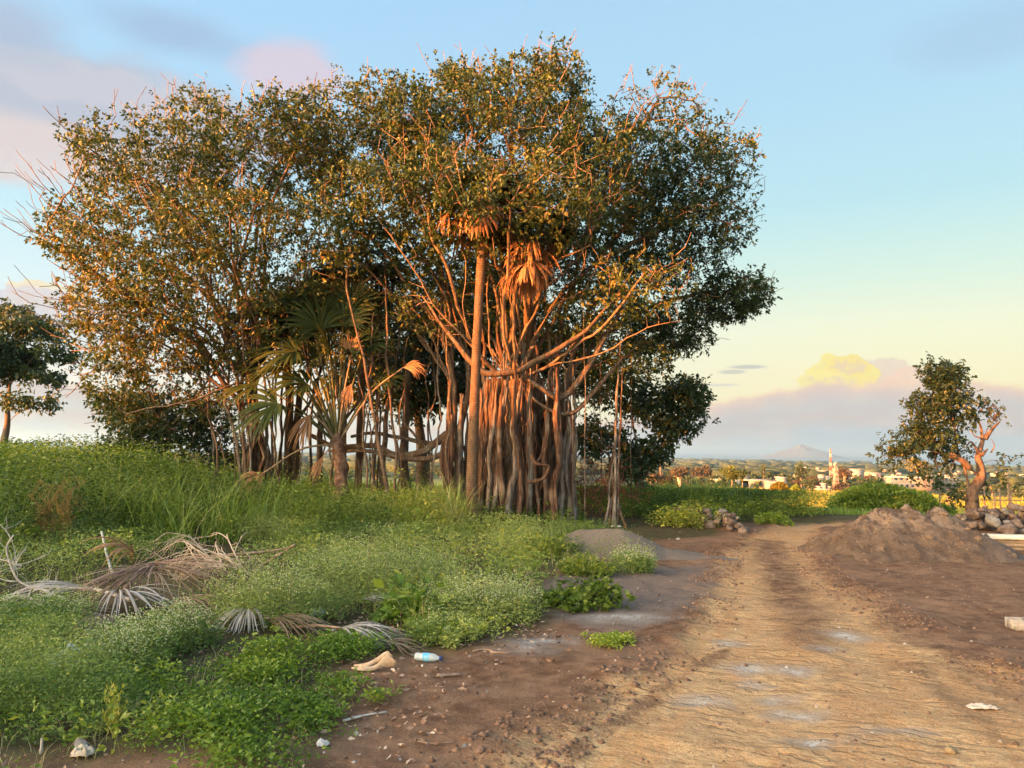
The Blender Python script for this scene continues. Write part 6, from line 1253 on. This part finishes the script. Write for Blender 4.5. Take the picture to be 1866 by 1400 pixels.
x, y, z = hp(1500, 255); house(x, y, z + .9, 4, 4, 1.6, 'unfinished white house with bare columns at the edge of the yellow field', WALLS[0], nw=3, extra=((0, 0, 1.0, 2, 3.4), (-1.7, 0, .4, 2, 2.4), (1.7, 0, .4, 2, 2.4)))
ph = [house(*hp(1500 + 30 * k, 700), w_, 8, h_, 'tiny pale house among the trees of the distant town', m_, 'houses of the distant town', nw=2) for k, (w_, h_, m_) in enumerate(((10, 5, WALLS[0]), (14, 6, WALLS[1]), (9, 7, WALLS[0]), (18, 4, WALLS[2])))]
for k in range(120):
    if k < 70: px = random.uniform(1440, 1900); Y = 420 * (1400 / 420) ** random.random()
    else: px = random.uniform(1190, 1900); Y = 1200 * (4600 / 1200) ** random.random()
    x, y, z = hp(px, Y); s_ = .42 if Y < 1300 else Y / 3200.; copy_tree(random.choice(ph), (x, y, z + 1.0 + (Y > 1000) * 2), random.uniform(-.4, .4), s_)
# towers and pole
def lattice(px, Y, H_, w0, label, mats, name='lattice_tower'):
    x, y, z = hp(px, Y); t = thing(name, label, 'tower', (x, y, z)); nb = 7
    for b_ in range(nb):
        mb = MB(); z0_, z1_ = z + H_ * b_ / nb, z + H_ * (b_ + 1) / nb; wa = w0 * (1 - .75 * b_ / nb); wb = w0 * (1 - .75 * (b_ + 1) / nb); cs = [(-1, -1), (1, -1), (1, 1), (-1, 1)]
        for k in range(4):
            a0, a1 = cs[k], cs[(k + 1) % 4]; p0 = np.array([x + a0[0] * wa / 2, y + a0[1] * wa / 2, z0_]); p1 = np.array([x + a0[0] * wb / 2, y + a0[1] * wb / 2, z1_]); p2 = np.array([x + a1[0] * wb / 2, y + a1[1] * wb / 2, z1_]); p3 = np.array([x + a1[0] * wa / 2, y + a1[1] * wa / 2, z0_])
            for q in ((p0, p1), (p0, p2), (p3, p1), (p1, p2)): V, Fq = tube(np.array(q), w0 * .055, 4); mb.add(V, Fq)
        mb.build('mast_section', mats[b_ % len(mats)], t)
    mb = MB()
    for a_ in (0, 2.1, 4.2): box(mb, (x + math.cos(a_) * w0 * .3, y + math.sin(a_) * w0 * .3, z + H_ * .93), (w0 * .15, w0 * .15, H_ * .08), a_)
    mb.build('antenna_panels', mats[-1], t)
lattice(1514, 560, 22, 1.9, 'red and white lattice telecom tower above the distant town', [simplemat('tower_red', (.50, .12, .08), None, 1, .6, 0), simplemat('tower_white', (.46, .42, .40), None, 1, .6, 0)]); lattice(1523, 262, 11.5, 2.0, 'grey lattice pylon in front of the russet tree', [simplemat('tower_grey', (.35, .30, .28), None, 1, .6, 0)])
x, y, z = hp(1203, 230); pl_ = thing('power_pole', 'dark wooden power pole standing above the reddish trees', 'pole', (x, y, z)); V, Fq = tube(np.array([[x, y, z], [x + .1, y, z + 12.5]]), .22, 8); mesh('pole', V, Fq, FW, pl_); box(MB(), (x, y, z + 11.6), (2.2, .16, .18)).build('crossarm', FW, pl_)
